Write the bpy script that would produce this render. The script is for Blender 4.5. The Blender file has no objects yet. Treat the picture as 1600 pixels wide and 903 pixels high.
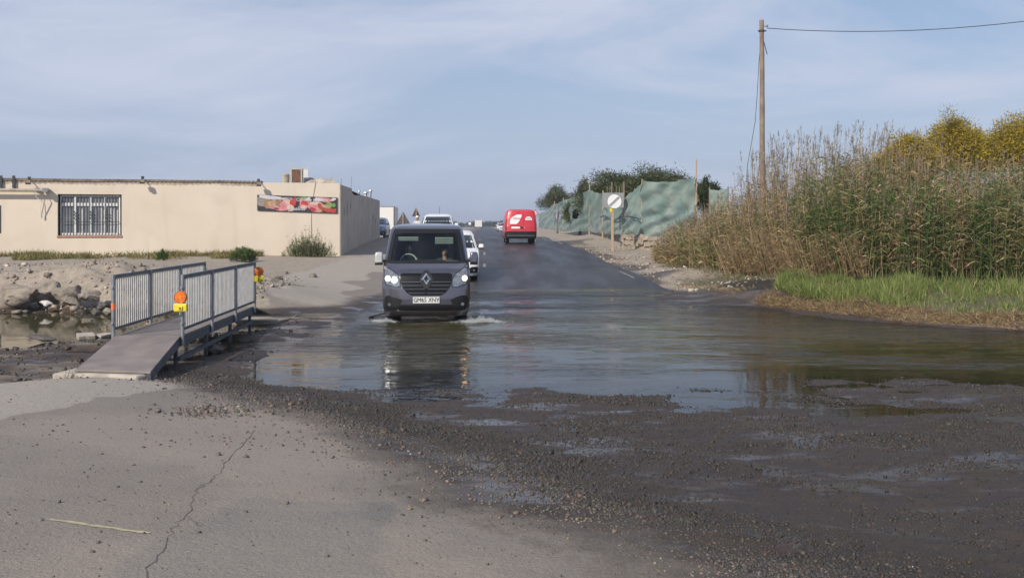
import bpy, bmesh, math, random
import numpy as np
from mathutils import Vector, Matrix, Euler

# ------------------------------------------------------------------ camera, sky, sun, exposure
scene = bpy.context.scene
col = scene.collection
FPX, HZ, CZ = 1555.0, 353.0, 2.1          # focal length in photo pixels, horizon row, eye height over the flood water

cam_data = bpy.data.cameras.new("camera")
cam_data.sensor_width = 36.0
cam_data.lens = 36.0 * FPX / 1600.0
cam_data.shift_y = -(451.5 - HZ) / 1600.0
cam_data.clip_start = 0.1
cam_data.clip_end = 6000.0
cam = bpy.data.objects.new("camera", cam_data)
cam.location = (0, 0, CZ)
cam.rotation_euler = (math.radians(90), 0, 0)
col.objects.link(cam)
scene.camera = cam

SUN_EL = math.radians(35)
SUN_H = Vector((-0.568, -0.823, 0)).normalized()
SUN_DIR = Vector((SUN_H.x * math.cos(SUN_EL), SUN_H.y * math.cos(SUN_EL), math.sin(SUN_EL)))

world = bpy.data.worlds.new("World")
scene.world = world
world.use_nodes = True
wt = world.node_tree
for n in list(wt.nodes):
    wt.nodes.remove(n)
w_out = wt.nodes.new("ShaderNodeOutputWorld")
w_bg = wt.nodes.new("ShaderNodeBackground")
w_bg.inputs["Strength"].default_value = 0.105
w_sky = wt.nodes.new("ShaderNodeTexSky")
w_sky.sky_type = 'NISHITA'
w_sky.sun_disc = False
w_sky.sun_elevation = SUN_EL
w_sky.sun_rotation = math.atan2(SUN_H.x, SUN_H.y)
w_sky.altitude = 0
w_sky.air_density = 1.0
w_sky.dust_density = 0.5
w_sky.ozone_density = 2.2
# thin cirrus: a noise laid on a plane high above, so it thins and flattens towards the horizon
w_tc = wt.nodes.new("ShaderNodeTexCoord")
w_sep = wt.nodes.new("ShaderNodeSeparateXYZ")
wt.links.new(w_tc.outputs["Generated"], w_sep.inputs[0])
def wmath(op, a, b=None, clamp=False):
    n = wt.nodes.new("ShaderNodeMath"); n.operation = op; n.use_clamp = clamp
    for i, v in enumerate((a, b)):
        if v is None: continue
        if isinstance(v, (int, float)): n.inputs[i].default_value = v
        else: wt.links.new(v, n.inputs[i])
    return n.outputs[0]
w_map = wt.nodes.new("ShaderNodeMapping")
w_map.inputs["Rotation"].default_value = (0, math.radians(-13), 0)
w_map.inputs["Scale"].default_value = (1.0, 1.0, 3.6)
w_map.inputs["Location"].default_value = (5.3, 2.2, 0.0)
wt.links.new(w_tc.outputs["Generated"], w_map.inputs[0])
w_n = wt.nodes.new("ShaderNodeTexNoise")
w_n.inputs["Scale"].default_value = 2.3; w_n.inputs["Detail"].default_value = 9
w_n.inputs["Roughness"].default_value = 0.58; w_n.inputs["Distortion"].default_value = 0.9
wt.links.new(w_map.outputs[0], w_n.inputs["Vector"])
w_ramp = wt.nodes.new("ShaderNodeValToRGB")
w_ramp.color_ramp.elements[0].position = 0.43; w_ramp.color_ramp.elements[0].color = (0, 0, 0, 1)
w_ramp.color_ramp.elements[1].position = 0.68; w_ramp.color_ramp.elements[1].color = (1, 1, 1, 1)
wt.links.new(w_n.outputs[0], w_ramp.inputs[0])
cl_fac = wmath('ADD', wmath('MULTIPLY', w_ramp.outputs[0], 0.92), 0.0)
w_mix = wt.nodes.new("ShaderNodeMix"); w_mix.data_type = 'RGBA'
wt.links.new(cl_fac, w_mix.inputs[0])
# grey-lilac haze low over the horizon all round, as the whole sky of the photograph shows
w_hz = wt.nodes.new("ShaderNodeMapRange")
w_hz.inputs[1].default_value = 0.0; w_hz.inputs[2].default_value = 0.22
w_hz.inputs[3].default_value = 0.95; w_hz.inputs[4].default_value = 0.40
wt.links.new(w_sep.outputs[2], w_hz.inputs[0])
w_mix2 = wt.nodes.new("ShaderNodeMix"); w_mix2.data_type = 'RGBA'
wt.links.new(w_hz.outputs[0], w_mix2.inputs[0])
wt.links.new(w_sky.outputs[0], w_mix2.inputs[6])
w_mix2.inputs[7].default_value = (3.8, 4.5, 6.3, 1)
wt.links.new(w_mix2.outputs[2], w_mix.inputs[6])
w_mix.inputs[7].default_value = (5.6, 6.1, 7.5, 1)
wt.links.new(w_mix.outputs[2], w_bg.inputs["Color"])
wt.links.new(w_bg.outputs[0], w_out.inputs[0])

sun_data = bpy.data.lights.new("sun", 'SUN')
sun_data.energy = 4.4
sun_data.angle = math.radians(0.5)
sun_data.color = (1.0, 0.915, 0.79)
sun = bpy.data.objects.new("sun", sun_data)
sun.rotation_euler = (-SUN_DIR).to_track_quat('-Z', 'Y').to_euler()
sun.location = (-20, -30, 30)
col.objects.link(sun)

scene.view_settings.view_transform = 'Standard'
scene.view_settings.look = 'None'
scene.view_settings.exposure = 0.0
scene.view_settings.gamma = 1.0
scene.view_settings.use_curve_mapping = False
scene.render.engine = 'CYCLES'
scene.cycles.use_denoising = True
scene.cycles.max_bounces = 8
scene.cycles.transparent_max_bounces = 16
scene.cycles.caustics_reflective = False
scene.cycles.caustics_refractive = False

random.seed(7)
rng = np.random.default_rng(7)

def P(px, py, D):
    """world point that stands D metres in front of the camera and shows at photo pixel px, py"""
    return Vector(((px - 800) / FPX * D, D, CZ - (py - HZ) / FPX * D))

# ------------------------------------------------------------------ tags
def tag(o, label=None, cat=None, group=None, kind=None):
    if label: o["label"] = label
    if cat: o["category"] = cat
    if group: o["group"] = group
    if kind: o["kind"] = kind
    return o
def empty(name, loc=(0, 0, 0), rz=0.0, label=None, cat=None, group=None):
    o = bpy.data.objects.new(name, None)
    o.empty_display_size = 0.2
    o.location = loc; o.rotation_euler = (0, 0, rz)
    col.objects.link(o)
    return tag(o, label, cat, group)
def copy_tree(o, parent=None):
    c = o.copy(); col.objects.link(c); c.parent = parent
    for ch in list(o.children):
        copy_tree(ch, c)
    return c

# ------------------------------------------------------------------ materials
def new_mat(name):
    m = bpy.data.materials.new(name); m.use_nodes = True
    nt = m.node_tree
    b = nt.nodes["Principled BSDF"]
    return m, nt, b
def mat(name, c, rough=0.6, metal=0.0, var=0.15, scale=6.0, bump=0.0, bscale=30.0, coat=0.0, emit=None, estr=0.0, c2=None, spec=0.5, detail=4.0):
    """principled material whose colour wanders a little with a noise in object space"""
    m, nt, b = new_mat(name)
    L = nt.links.new
    tc = nt.nodes.new("ShaderNodeTexCoord")
    nz = nt.nodes.new("ShaderNodeTexNoise"); nz.inputs["Scale"].default_value = scale; nz.inputs["Detail"].default_value = detail
    L(tc.outputs["Object"], nz.inputs["Vector"])
    rp = nt.nodes.new("ShaderNodeValToRGB")
    rp.color_ramp.elements[0].position = 0.3; rp.color_ramp.elements[1].position = 0.72
    a = c2 if c2 else tuple(v * (1 - var) for v in c)
    bb = c if c2 else tuple(min(1, v * (1 + var)) for v in c)
    rp.color_ramp.elements[0].color = (*a, 1); rp.color_ramp.elements[1].color = (*bb, 1)
    L(nz.outputs[0], rp.inputs[0]); L(rp.outputs[0], b.inputs["Base Color"])
    b.inputs["Roughness"].default_value = rough; b.inputs["Metallic"].default_value = metal
    b.inputs["Coat Weight"].default_value = coat; b.inputs["Coat Roughness"].default_value = 0.08
    b.inputs["Specular IOR Level"].default_value = spec
    if bump > 0:
        n2 = nt.nodes.new("ShaderNodeTexNoise"); n2.inputs["Scale"].default_value = bscale; n2.inputs["Detail"].default_value = 6
        L(tc.outputs["Object"], n2.inputs["Vector"])
        bp = nt.nodes.new("ShaderNodeBump"); bp.inputs["Strength"].default_value = bump; bp.inputs["Distance"].default_value = 0.02
        L(n2.outputs[0], bp.inputs["Height"]); L(bp.outputs[0], b.inputs["Normal"])
    if emit:
        b.inputs["Emission Color"].default_value = (*emit, 1); b.inputs["Emission Strength"].default_value = estr
    return m
def leaf_mat(name, transl=0.35, rough=0.55):
    """foliage: colour from the mesh's own attribute, some light comes through the blade"""
    m, nt, b = new_mat(name)
    L = nt.links.new
    at = nt.nodes.new("ShaderNodeAttribute"); at.attribute_name = "tint"
    L(at.outputs["Color"], b.inputs["Base Color"])
    b.inputs["Roughness"].default_value = rough; b.inputs["Specular IOR Level"].default_value = 0.3
    tr = nt.nodes.new("ShaderNodeBsdfTranslucent")
    L(at.outputs["Color"], tr.inputs["Color"])
    mx = nt.nodes.new("ShaderNodeMixShader"); mx.inputs[0].default_value = transl
    L(b.outputs[0], mx.inputs[1]); L(tr.outputs[0], mx.inputs[2])
    L(mx.outputs[0], nt.nodes["Material Output"].inputs[0])
    return m
def glass_mat(name, tint=(0.75, 0.85, 0.82), refl=1.0):
    m, nt, b = new_mat(name)
    L = nt.links.new
    nt.nodes.remove(b)
    fr = nt.nodes.new("ShaderNodeFresnel"); fr.inputs["IOR"].default_value = 1.5
    tr = nt.nodes.new("ShaderNodeBsdfTransparent"); tr.inputs["Color"].default_value = (*tint, 1)
    gl = nt.nodes.new("ShaderNodeBsdfGlossy"); gl.inputs["Roughness"].default_value = 0.02
    gl.inputs["Color"].default_value = (refl, refl, refl, 1)
    mx = nt.nodes.new("ShaderNodeMixShader")
    L(fr.outputs[0], mx.inputs[0]); L(tr.outputs[0], mx.inputs[1]); L(gl.outputs[0], mx.inputs[2])
    L(mx.outputs[0], nt.nodes["Material Output"].inputs[0])
    return m

M = {}
M['black_plastic'] = mat('black_plastic', (0.014, 0.014, 0.015), 0.5, spec=0.3)
M['dark_rubber'] = mat('dark_rubber', (0.015, 0.015, 0.016), 0.75)
M['rim'] = mat('rim', (0.28, 0.28, 0.29), 0.35, 0.8)
M['chrome'] = mat('chrome', (0.75, 0.75, 0.77), 0.12, 1.0, var=0.05)
M['van_grey'] = mat('van_grey', (0.19, 0.18, 0.205), 0.24, 0.85, var=0.05, coat=0.8)
M['gloss_black'] = mat('gloss_black', (0.006, 0.006, 0.007), 0.35, var=0.1, spec=0.3)
M['car_white'] = mat('car_white', (0.75, 0.76, 0.78), 0.3, 0.0, var=0.03, coat=0.6)
M['van_red'] = mat('van_red', (0.56, 0.03, 0.045), 0.35, 0.0, var=0.08, coat=0.5)
M['car_blue'] = mat('car_blue', (0.10, 0.16, 0.24), 0.3, 0.4, var=0.05, coat=0.6)
M['dark_glass'] = mat('dark_glass', (0.012, 0.015, 0.017), 0.05, var=0.05, spec=0.8)
M['glass'] = glass_mat('glass')
M['lens'] = mat('lens', (0.30, 0.31, 0.33), 0.12, 0.6, var=0.5, scale=18, coat=1.0)
M['headlamp_on'] = mat('headlamp_on', (0.9, 0.9, 0.85), 0.2, emit=(1.0, 0.95, 0.85), estr=6.0)
M['indicator_on'] = mat('indicator_on', (0.9, 0.5, 0.15), 0.2, emit=(1.0, 0.62, 0.28), estr=6.0)
M['tail_red'] = mat('tail_red', (0.35, 0.01, 0.015), 0.2, coat=0.8)
M['plate_white'] = mat('plate_white', (0.78, 0.78, 0.75), 0.4, var=0.03)
M['ink'] = mat('ink', (0.012, 0.012, 0.014), 0.6)
M['interior'] = mat('interior', (0.04, 0.044, 0.046), 0.8)
M['visor'] = mat('visor', (0.46, 0.50, 0.47), 0.7)
M['paper'] = mat('paper', (0.62, 0.64, 0.62), 0.7)
M['skin'] = mat('skin', (0.48, 0.27, 0.20), 0.5, var=0.08)
M['hair_dark'] = mat('hair_dark', (0.03, 0.022, 0.018), 0.6)
M['hair_grey'] = mat('hair_grey', (0.22, 0.2, 0.18), 0.6)
M['cloth_grey'] = mat('cloth_grey', (0.13, 0.15, 0.15), 0.85, bump=0.2)
M['cloth_dark'] = mat('cloth_dark', (0.04, 0.045, 0.05), 0.85, bump=0.2)
M['cloth_white'] = mat('cloth_white', (0.7, 0.7, 0.68), 0.8, bump=0.2)
M['galv'] = mat('galv', (0.33, 0.35, 0.37), 0.42, 0.65, var=0.2, scale=9)
M['galv_light'] = mat('galv_light', (0.55, 0.55, 0.54), 0.5, 0.3, var=0.15, scale=9)
M['steel_dark'] = mat('steel_dark', (0.12, 0.135, 0.16), 0.5, 0.4, var=0.25)
M['ply'] = mat('ply', (0.205, 0.175, 0.165), 0.62, var=0.22, scale=3.0, bump=0.25, bscale=45)
M['concrete'] = mat('concrete', (0.40, 0.36, 0.31), 0.9, var=0.25, scale=4, bump=0.5, bscale=25)
M['amber'] = mat('amber', (0.85, 0.22, 0.02), 0.25, var=0.2, scale=25, coat=0.6)
M['yellow_box'] = mat('yellow_box', (0.72, 0.60, 0.04), 0.45, var=0.1)
M['orange_tape'] = mat('orange_tape', (0.85, 0.18, 0.06), 0.6)
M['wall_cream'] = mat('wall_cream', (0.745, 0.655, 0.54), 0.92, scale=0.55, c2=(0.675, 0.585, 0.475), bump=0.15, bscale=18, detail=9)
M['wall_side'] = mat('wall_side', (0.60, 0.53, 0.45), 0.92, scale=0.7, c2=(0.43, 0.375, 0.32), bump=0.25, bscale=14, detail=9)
M['roof_edge'] = mat('roof_edge', (0.20, 0.16, 0.12), 0.9, var=0.45, scale=2.5, bump=0.5)
M['roof_sheet'] = mat('roof_sheet', (0.42, 0.37, 0.31), 0.85, var=0.35, scale=3, bump=0.3)
M['white_paint'] = mat('white_paint', (0.78, 0.78, 0.77), 0.5, var=0.06)
M['window_glass'] = mat('window_glass', (0.20, 0.215, 0.23), 0.06, var=0.3, scale=1.5, spec=0.7)
M['curtain'] = mat('curtain', (0.6, 0.6, 0.61), 0.85, var=0.2)
M['iron'] = mat('iron', (0.06, 0.06, 0.065), 0.6, 0.3)
M['terracotta'] = mat('terracotta', (0.38, 0.20, 0.14), 0.85, var=0.2, bump=0.2)
M['wood_post'] = mat('wood_post', (0.42, 0.30, 0.20), 0.8, var=0.2, scale=5, bump=0.25)
M['wood_pole'] = mat('wood_pole', (0.24, 0.18, 0.135), 0.85, var=0.3, scale=3, bump=0.5)
M['wire'] = mat('wire', (0.05, 0.05, 0.055), 0.6)
M['rock'] = mat('rock', (0.36, 0.31, 0.255), 0.92, scale=2.2, c2=(0.18, 0.155, 0.13), bump=0.8, bscale=9, detail=8)
M['rock_dark'] = mat('rock_dark', (0.10, 0.09, 0.08), 0.7, var=0.4, scale=3, bump=0.8, bscale=9)
M['rock_pale'] = mat('rock_pale', (0.55, 0.52, 0.48), 0.9, var=0.15, scale=4, bump=0.4)
M['stone_wall'] = mat('stone_wall', (0.30, 0.25, 0.195), 0.92, var=0.4, scale=3, bump=0.6, bscale=14)
M['mortar'] = mat('mortar', (0.26, 0.22, 0.175), 0.95, var=0.25, scale=4, bump=0.5)
M['sign_white'] = mat('sign_white', (0.76, 0.77, 0.78), 0.45, var=0.04)
M['sign_grey'] = mat('sign_grey', (0.27, 0.275, 0.29), 0.5, var=0.08)
M['sign_red'] = mat('sign_red', (0.5, 0.02, 0.03), 0.45)
M['sign_back'] = mat('sign_back', (0.10, 0.10, 0.105), 0.55, 0.3, var=0.15)
M['sign_brown'] = mat('sign_brown', (0.24, 0.19, 0.15), 0.6, 0.2, var=0.2)
M['trunk'] = mat('trunk', (0.11, 0.085, 0.065), 0.9, var=0.3, bump=0.6)
M['foliage'] = leaf_mat('foliage')
M['road_paint'] = mat('road_paint', (0.24, 0.23, 0.215), 0.7, var=0.35, scale=2.5)
M['droplet'] = mat('droplet', (0.55, 0.58, 0.60), 0.15, var=0.05, spec=0.6)
M['lorry_white'] = mat('lorry_white', (0.72, 0.71, 0.68), 0.5, var=0.05)

def streaked(m, k=.16):
    """rain streaks and blotches worked into a render coat"""
    nt = m.node_tree; L = nt.links.new; b = nt.nodes['Principled BSDF']
    src = b.inputs['Base Color'].links[0].from_socket
    tc = nt.nodes.new('ShaderNodeTexCoord')
    def nz(sc, vec, det):
        mp = nt.nodes.new('ShaderNodeMapping'); mp.inputs['Scale'].default_value = vec; L(tc.outputs['Object'], mp.inputs[0])
        n = nt.nodes.new('ShaderNodeTexNoise'); n.inputs['Scale'].default_value = sc; n.inputs['Detail'].default_value = det; L(mp.outputs[0], n.inputs['Vector'])
        r = nt.nodes.new('ShaderNodeMapRange'); r.interpolation_type = 'SMOOTHSTEP'; r.inputs[1].default_value = .52; r.inputs[2].default_value = .74; L(n.outputs[0], r.inputs[0]); return r.outputs[0]
    a = nz(2.2, (1, 1, .09), 6); c = nz(.9, (1, 1, 1.3), 9)
    mx = nt.nodes.new('ShaderNodeMath'); mx.operation = 'MAXIMUM'; L(a, mx.inputs[0]); L(c, mx.inputs[1])
    ml = nt.nodes.new('ShaderNodeMath'); ml.operation = 'MULTIPLY'; L(mx.outputs[0], ml.inputs[0]); ml.inputs[1].default_value = k
    mc = nt.nodes.new('ShaderNodeMix'); mc.data_type = 'RGBA'; L(ml.outputs[0], mc.inputs[0]); L(src, mc.inputs[6]); mc.inputs[7].default_value = (.33, .27, .20, 1)
    L(mc.outputs[2], b.inputs['Base Color'])
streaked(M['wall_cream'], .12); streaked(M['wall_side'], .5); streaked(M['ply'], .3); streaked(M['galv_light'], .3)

# ------------------------------------------------------------------ mesh builder
class MB:
    def __init__(self):
        self.v = []; self.f = []; self.m = []
    def add(self, verts, faces, mi=0):
        o = len(self.v)
        self.v += [tuple(p) for p in verts]
        self.f += [tuple(i + o for i in f) for f in faces]
        self.m += [mi] * len(faces)
        return self
    def box(self, c, s, rz=0.0, mi=0, rx=0.0, ry=0.0, taper=1.0):
        hx, hy, hz = s[0] / 2, s[1] / 2, s[2] / 2
        R = Euler((rx, ry, rz)).to_matrix()
        vs = []
        for z in (-hz, hz):
            k = taper if z > 0 else 1.0
            for x, y in ((-hx, -hy), (hx, -hy), (hx, hy), (-hx, hy)):
                vs.append(R @ Vector((x * k, y * k, z)) + Vector(c))
        return self.add(vs, [(0, 3, 2, 1), (4, 5, 6, 7), (0, 1, 5, 4), (1, 2, 6, 5), (2, 3, 7, 6), (3, 0, 4, 7)], mi)
    def bar(self, a, b, w, h=None, mi=0):
        """rectangular bar from a to b"""
        a, b = Vector(a), Vector(b); h = h or w
        d = (b - a).normalized()
        up = Vector((0, 0, 1)) if abs(d.z) < 0.95 else Vector((0, 1, 0))
        s = d.cross(up).normalized(); u = s.cross(d).normalized()
        vs = []
        for p in (a, b):
            for x, z in ((-w / 2, -h / 2), (w / 2, -h / 2), (w / 2, h / 2), (-w / 2, h / 2)):
                vs.append(p + s * x + u * z)
        return self.add(vs, [(0, 1, 2, 3), (7, 6, 5, 4), (0, 4, 5, 1), (1, 5, 6, 2), (2, 6, 7, 3), (3, 7, 4, 0)], mi)
    def tube(self, pts, r, n=8, mi=0, cap=True):
        pts = [Vector(p) for p in pts]
        rs = r if isinstance(r, (list, tuple)) else [r] * len(pts)
        vs = []; fs = []
        for i, p in enumerate(pts):
            d = (pts[min(i + 1, len(pts) - 1)] - pts[max(i - 1, 0)]).normalized()
            up = Vector((0, 0, 1)) if abs(d.z) < 0.9 else Vector((0, 1, 0))
            s = d.cross(up).normalized(); u = s.cross(d).normalized()
            for k in range(n):
                a = 2 * math.pi * k / n
                vs.append(p + (s * math.cos(a) + u * math.sin(a)) * rs[i])
        for i in range(len(pts) - 1):
            for k in range(n):
                fs.append((i * n + k, i * n + (k + 1) % n, (i + 1) * n + (k + 1) % n, (i + 1) * n + k))
        if cap:
            fs.append(tuple(range(n - 1, -1, -1))); fs.append(tuple((len(pts) - 1) * n + k for k in range(n)))
        return self.add(vs, fs, mi)
    def lathe(self, prof, c, axis='z', n=20, mi=0):
        """prof: (radius, height) pairs turned about an axis through c"""
        vs = []; fs = []
        for r, h in prof:
            for k in range(n):
                a = 2 * math.pi * k / n; x, y = r * math.cos(a), r * math.sin(a)
                p = (x, y, h) if axis == 'z' else ((h, x, y) if axis == 'x' else (x, h, y))
                vs.append(Vector(p) + Vector(c))
        for i in range(len(prof) - 1):
            for k in range(n):
                fs.append((i * n + k, i * n + (k + 1) % n, (i + 1) * n + (k + 1) % n, (i + 1) * n + k))
        fs.append(tuple(range(n - 1, -1, -1))); fs.append(tuple((len(prof) - 1) * n + k for k in range(n)))
        return self.add(vs, fs, mi)
    def prism(self, poly, a, b, axis='y', mi=0):
        """2-D outline pushed from a to b along an axis (y: outline in x,z; x: outline in y,z; z: outline in x,y)"""
        n = len(poly); vs = []
        for h in (a, b):
            for u, w in poly:
                vs.append((u, h, w) if axis == 'y' else ((h, u, w) if axis == 'x' else (u, w, h)))
        fs = [tuple(range(n)), tuple(range(2 * n - 1, n - 1, -1))]
        fs += [(i, n + i, n + (i + 1) % n, (i + 1) % n) for i in range(n)]
        return self.add(vs, fs, mi)
    def build(self, name, mats, parent=None, smooth=False, bevel=0.0, loc=None):
        me = bpy.data.meshes.new(name)
        me.from_pydata(self.v, [], self.f)
        if not isinstance(mats, (list, tuple)): mats = [mats]
        for m in mats: me.materials.append(m)
        if len(mats) > 1: me.polygons.foreach_set('material_index', self.m)
        bm = bmesh.new(); bm.from_mesh(me)
        bmesh.ops.recalc_face_normals(bm, faces=bm.faces)
        bm.to_mesh(me); bm.free()
        if smooth:
            me.polygons.foreach_set('use_smooth', [True] * len(me.polygons))
            try: me.set_sharp_from_angle(angle=math.radians(38))
            except Exception: pass
        o = bpy.data.objects.new(name, me)
        col.objects.link(o)
        if parent is not None: o.parent = parent
        if loc is not None: o.location = loc
        if bevel > 0:
            md = o.modifiers.new("bevel", 'BEVEL'); md.width = bevel; md.segments = 2; md.limit_method = 'ANGLE'
        return o

def np_mesh(name, V, F, material, parent=None, tint=None, attrs=None, smooth=False):
    """mesh from numpy arrays; F is (n,3) or (n,4)"""
    V = np.ascontiguousarray(V, dtype=np.float32); F = np.ascontiguousarray(F, dtype=np.int32)
    me = bpy.data.meshes.new(name)
    k = F.shape[1]
    me.vertices.add(len(V)); me.vertices.foreach_set('co', V.ravel())
    me.loops.add(F.size); me.loops.foreach_set('vertex_index', F.ravel())
    me.polygons.add(len(F))
    me.polygons.foreach_set('loop_start', np.arange(0, F.size, k, dtype=np.int32))
    me.update(calc_edges=True)
    me.validate()
    if smooth: me.polygons.foreach_set('use_smooth', np.ones(len(F), dtype=bool))
    if tint is not None:
        a = me.attributes.new('tint', 'FLOAT_COLOR', 'POINT')
        a.data.foreach_set('color', np.concatenate([tint, np.ones((len(V), 1))], 1).astype(np.float32).ravel())
    for nm, arr in (attrs or {}).items():
        a = me.attributes.new(nm, 'FLOAT', 'POINT'); a.data.foreach_set('value', arr.astype(np.float32).ravel())
    me.materials.append(material)
    o = bpy.data.objects.new(name, me); col.objects.link(o)
    if parent is not None: o.parent = parent
    return o

def lettering(name, text, size, material, parent, loc, rot, extrude=0.0015, xscale=1.0, bold=0.0):
    cu = bpy.data.curves.new(name, 'FONT'); cu.body = text; cu.size = size
    cu.align_x = 'CENTER'; cu.align_y = 'CENTER'; cu.extrude = extrude
    cu.materials.append(material)
    cu.offset = bold
    tmp = bpy.data.objects.new(name, cu); col.objects.link(tmp)
    dg = bpy.context.evaluated_depsgraph_get()
    me = bpy.data.meshes.new_from_object(tmp.evaluated_get(dg))
    bpy.data.objects.remove(tmp)
    me.name = name
    o = bpy.data.objects.new(name, me); col.objects.link(o)
    o.parent = parent; o.location = loc; o.rotation_euler = rot; o.scale = (xscale, 1, 1)
    return o

# ------------------------------------------------------------------ value noise for the land
def _hash(ix, iy, seed):
    h = (ix.astype(np.int64) * 374761393 + iy.astype(np.int64) * 668265263 + seed * 144665) & 0xFFFFFFFF
    h = ((h ^ (h >> 13)) * 1274126177) & 0xFFFFFFFF
    return ((h ^ (h >> 16)) & 0xFFFFFF) / float(0xFFFFFF)
def vnoise(x, y, seed=0):
    x = np.asarray(x, float); y = np.asarray(y, float)
    ix = np.floor(x); iy = np.floor(y); fx = x - ix; fy = y - iy
    fx = fx * fx * (3 - 2 * fx); fy = fy * fy * (3 - 2 * fy)
    a = _hash(ix, iy, seed); b = _hash(ix + 1, iy, seed); c = _hash(ix, iy + 1, seed); d = _hash(ix + 1, iy + 1, seed)
    return (a * (1 - fx) + b * fx) * (1 - fy) + (c * (1 - fx) + d * fx) * fy - 0.5
def fbm(x, y, seed=0, oct=4):
    s = 0; a = 1.0
    for k in range(oct):
        s = s + a * vnoise(x * 2 ** k + 17.3 * k, y * 2 ** k - 9.1 * k, seed + k); a *= 0.5
    return s
def sstep(a, b, x):
    t = np.clip((x - a) / (b - a), 0, 1); return t * t * (3 - 2 * t)
# ------------------------------------------------------------------ the land: surveyed spot heights (x, y, z over flood level)
SPOTS = np.array([
 # where the photographer stands, and the tarmac in front
 (0,0,.50),(-4,0,.55),(4,0,.45),(-9,0,.6),(9,0,.4),(-4,5,.45),(0,5,.42),(4,5,.32),(-9,6,.5),(9,5,.28),(15,5,.3),(-16,6,.5),
 (-2,7.5,.33),(0,7.2,.27),(-5,10.4,.30),(-9,11,.22),(-13,11,.25),(-3.3,10,.20),(-5.2,12.4,.19),(-3.6,12,.1),(-1.8,10.4,.10),
 (-6.6,13,.08),(-9.5,13,.06),(-14,13.5,.08),
 # wet gravel
 (.2,9.3,.09),(1.6,10.4,.035),(3.4,9.6,.042),(5,9.9,.042),(7,10.8,.04),(10,11.5,.045),(3.2,10.8,.025),(5.2,11.6,.022),(8,12.8,.02),(15,11,.08),(3,7,.14),(7,7,.14),(12,7.5,.16),
 # near edge of the flood
 (-3.6,13.5,-.015),(-2.0,12.9,-.012),(-.8,11.9,-.012),(0,11.6,-.012),(.84,12.5,-.006),(1.6,11.9,-.004),(3,11.9,-.004),(4,12.7,-.002),(5.75,13.8,-.006),(7.7,14.8,-.01),(10.5,15.2,-.01),(15,16,.01),
 # under the flood
 (-2,16,-.09),(-2,22,-.10),(1,16,-.08),(2,22,-.10),(5,18,-.10),(6,21.5,-.08),(8,18,-.07),(11,17.6,-.05),(-1,28,-.04),(2,30,-.012),(4,29,-.015),(1.5,26.5,-.03),(3.5,25,-.04),(-3.6,16,-.035),(-3.4,20,-.04),(-4.6,22.6,.01),(-4.4,14.6,.03),(-4.5,16.5,.02),(-4.55,18.5,.018),(-4.5,20.6,.02),
 (15,17,-.03),
 # channel and pool on the left
 (-5.5,17,-.10),(-8,18.6,-.10),(-8,22,-.2),(-12,19,-.2),(-12,23,-.2),(-18,19,-.2),(-18,23,-.2),(-27,20,-.2),(-6.2,20.5,-.08),
 (-8.3,16.6,0),(-7.2,15.3,.05),(-9.4,14.6,.05),(-13,15.4,.05),(-14,17,0),(-20,15,.1),(-7.2,17.6,.07),(-6.6,18.4,.07),
 # far bank of the pool
 (-6.4,22.6,.0),(-7,23.6,.0),(-9,24.3,0),(-12,24.6,0),(-18,25,0),(-27,25,0),(-6.7,24.9,.45),(-9,25.8,.66),(-12,26.1,.68),(-18,26.4,.7),(-27,26.4,.72),
 # pavement up to the building
 (-5.7,23.9,.0),(-3.4,26.1,.0),(-4.4,27,.08),(-7,31,.42),(-5,31,.25),(-5,36,.48),(-7.5,43,.77),(-5,44,.68),(-6,50,.86),(-6,57,1.02),(-9,70,1.1),
 (-12,41,.8),(-12,33,.75),(-18,40,.83),(-18,33,.78),(-27,36,.8),(-27,45,.9),(-12,79,1.13),
 # road
 (-1,33.6,.02),(2,34,0.0),(4.5,33.7,.01),(-3,30,.05),(-2,36.5,.12),(0,38,.2),(3,38,.2),(0,44,.5),(3.4,44,.48),(0,51,.85),(2.8,51,.83),(-3,51,.85),(0,58,1.05),(2.3,58,1.02),(-3,58,1.05),(0,70,1.15),(-4,70,1.15),(-5,100,1.15),(2,100,1.13),(-30,100,1.15),(30,100,1.05),
 # right bank
 (4.9,33.0,0),(6.6,25.7,0),(8.3,21.5,0),(10.2,19.8,0),(13,18.6,0),(18,17.6,0),(5.7,34,.15),(7.2,27,.22),(9,22.8,.22),(10.8,21,.22),(13.5,20,.22),
 (8.4,29.4,.5),(10.5,25,.42),(14,24,.46),(19,22,.46),(6.3,37,.4),(7,42,.5),(5.5,44,.5),(5.0,51.5,.78),(9.3,50,.7),(9,36,.6),(14,32,.7),(22,30,.7),(12,45,.75),(28,45,.8),(5.6,104,1.5),(10,80,1.5),(5.1,66.3,1.55),(5.2,84,1.6),(4.4,96,1.6),(7.2,60,1.5),(9,70,1.55),(6.3,57.6,1.0),(3.6,66,1.1),(3.2,84,1.15),
])
_A = SPOTS[:, :2]; _c = 1.1
def _phi(r2): return np.sqrt(r2 + _c * _c)
_n = len(_A)
_K = _phi(((_A[:, None, :] - _A[None, :, :]) ** 2).sum(-1)) - 0.0
_K += np.eye(_n) * -0.03
_S = np.zeros((_n + 1, _n + 1)); _S[:_n, :_n] = _K; _S[:_n, _n] = 1; _S[_n, :_n] = 1
_w = np.linalg.solve(_S, np.concatenate([SPOTS[:, 2], [0]]))
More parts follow.
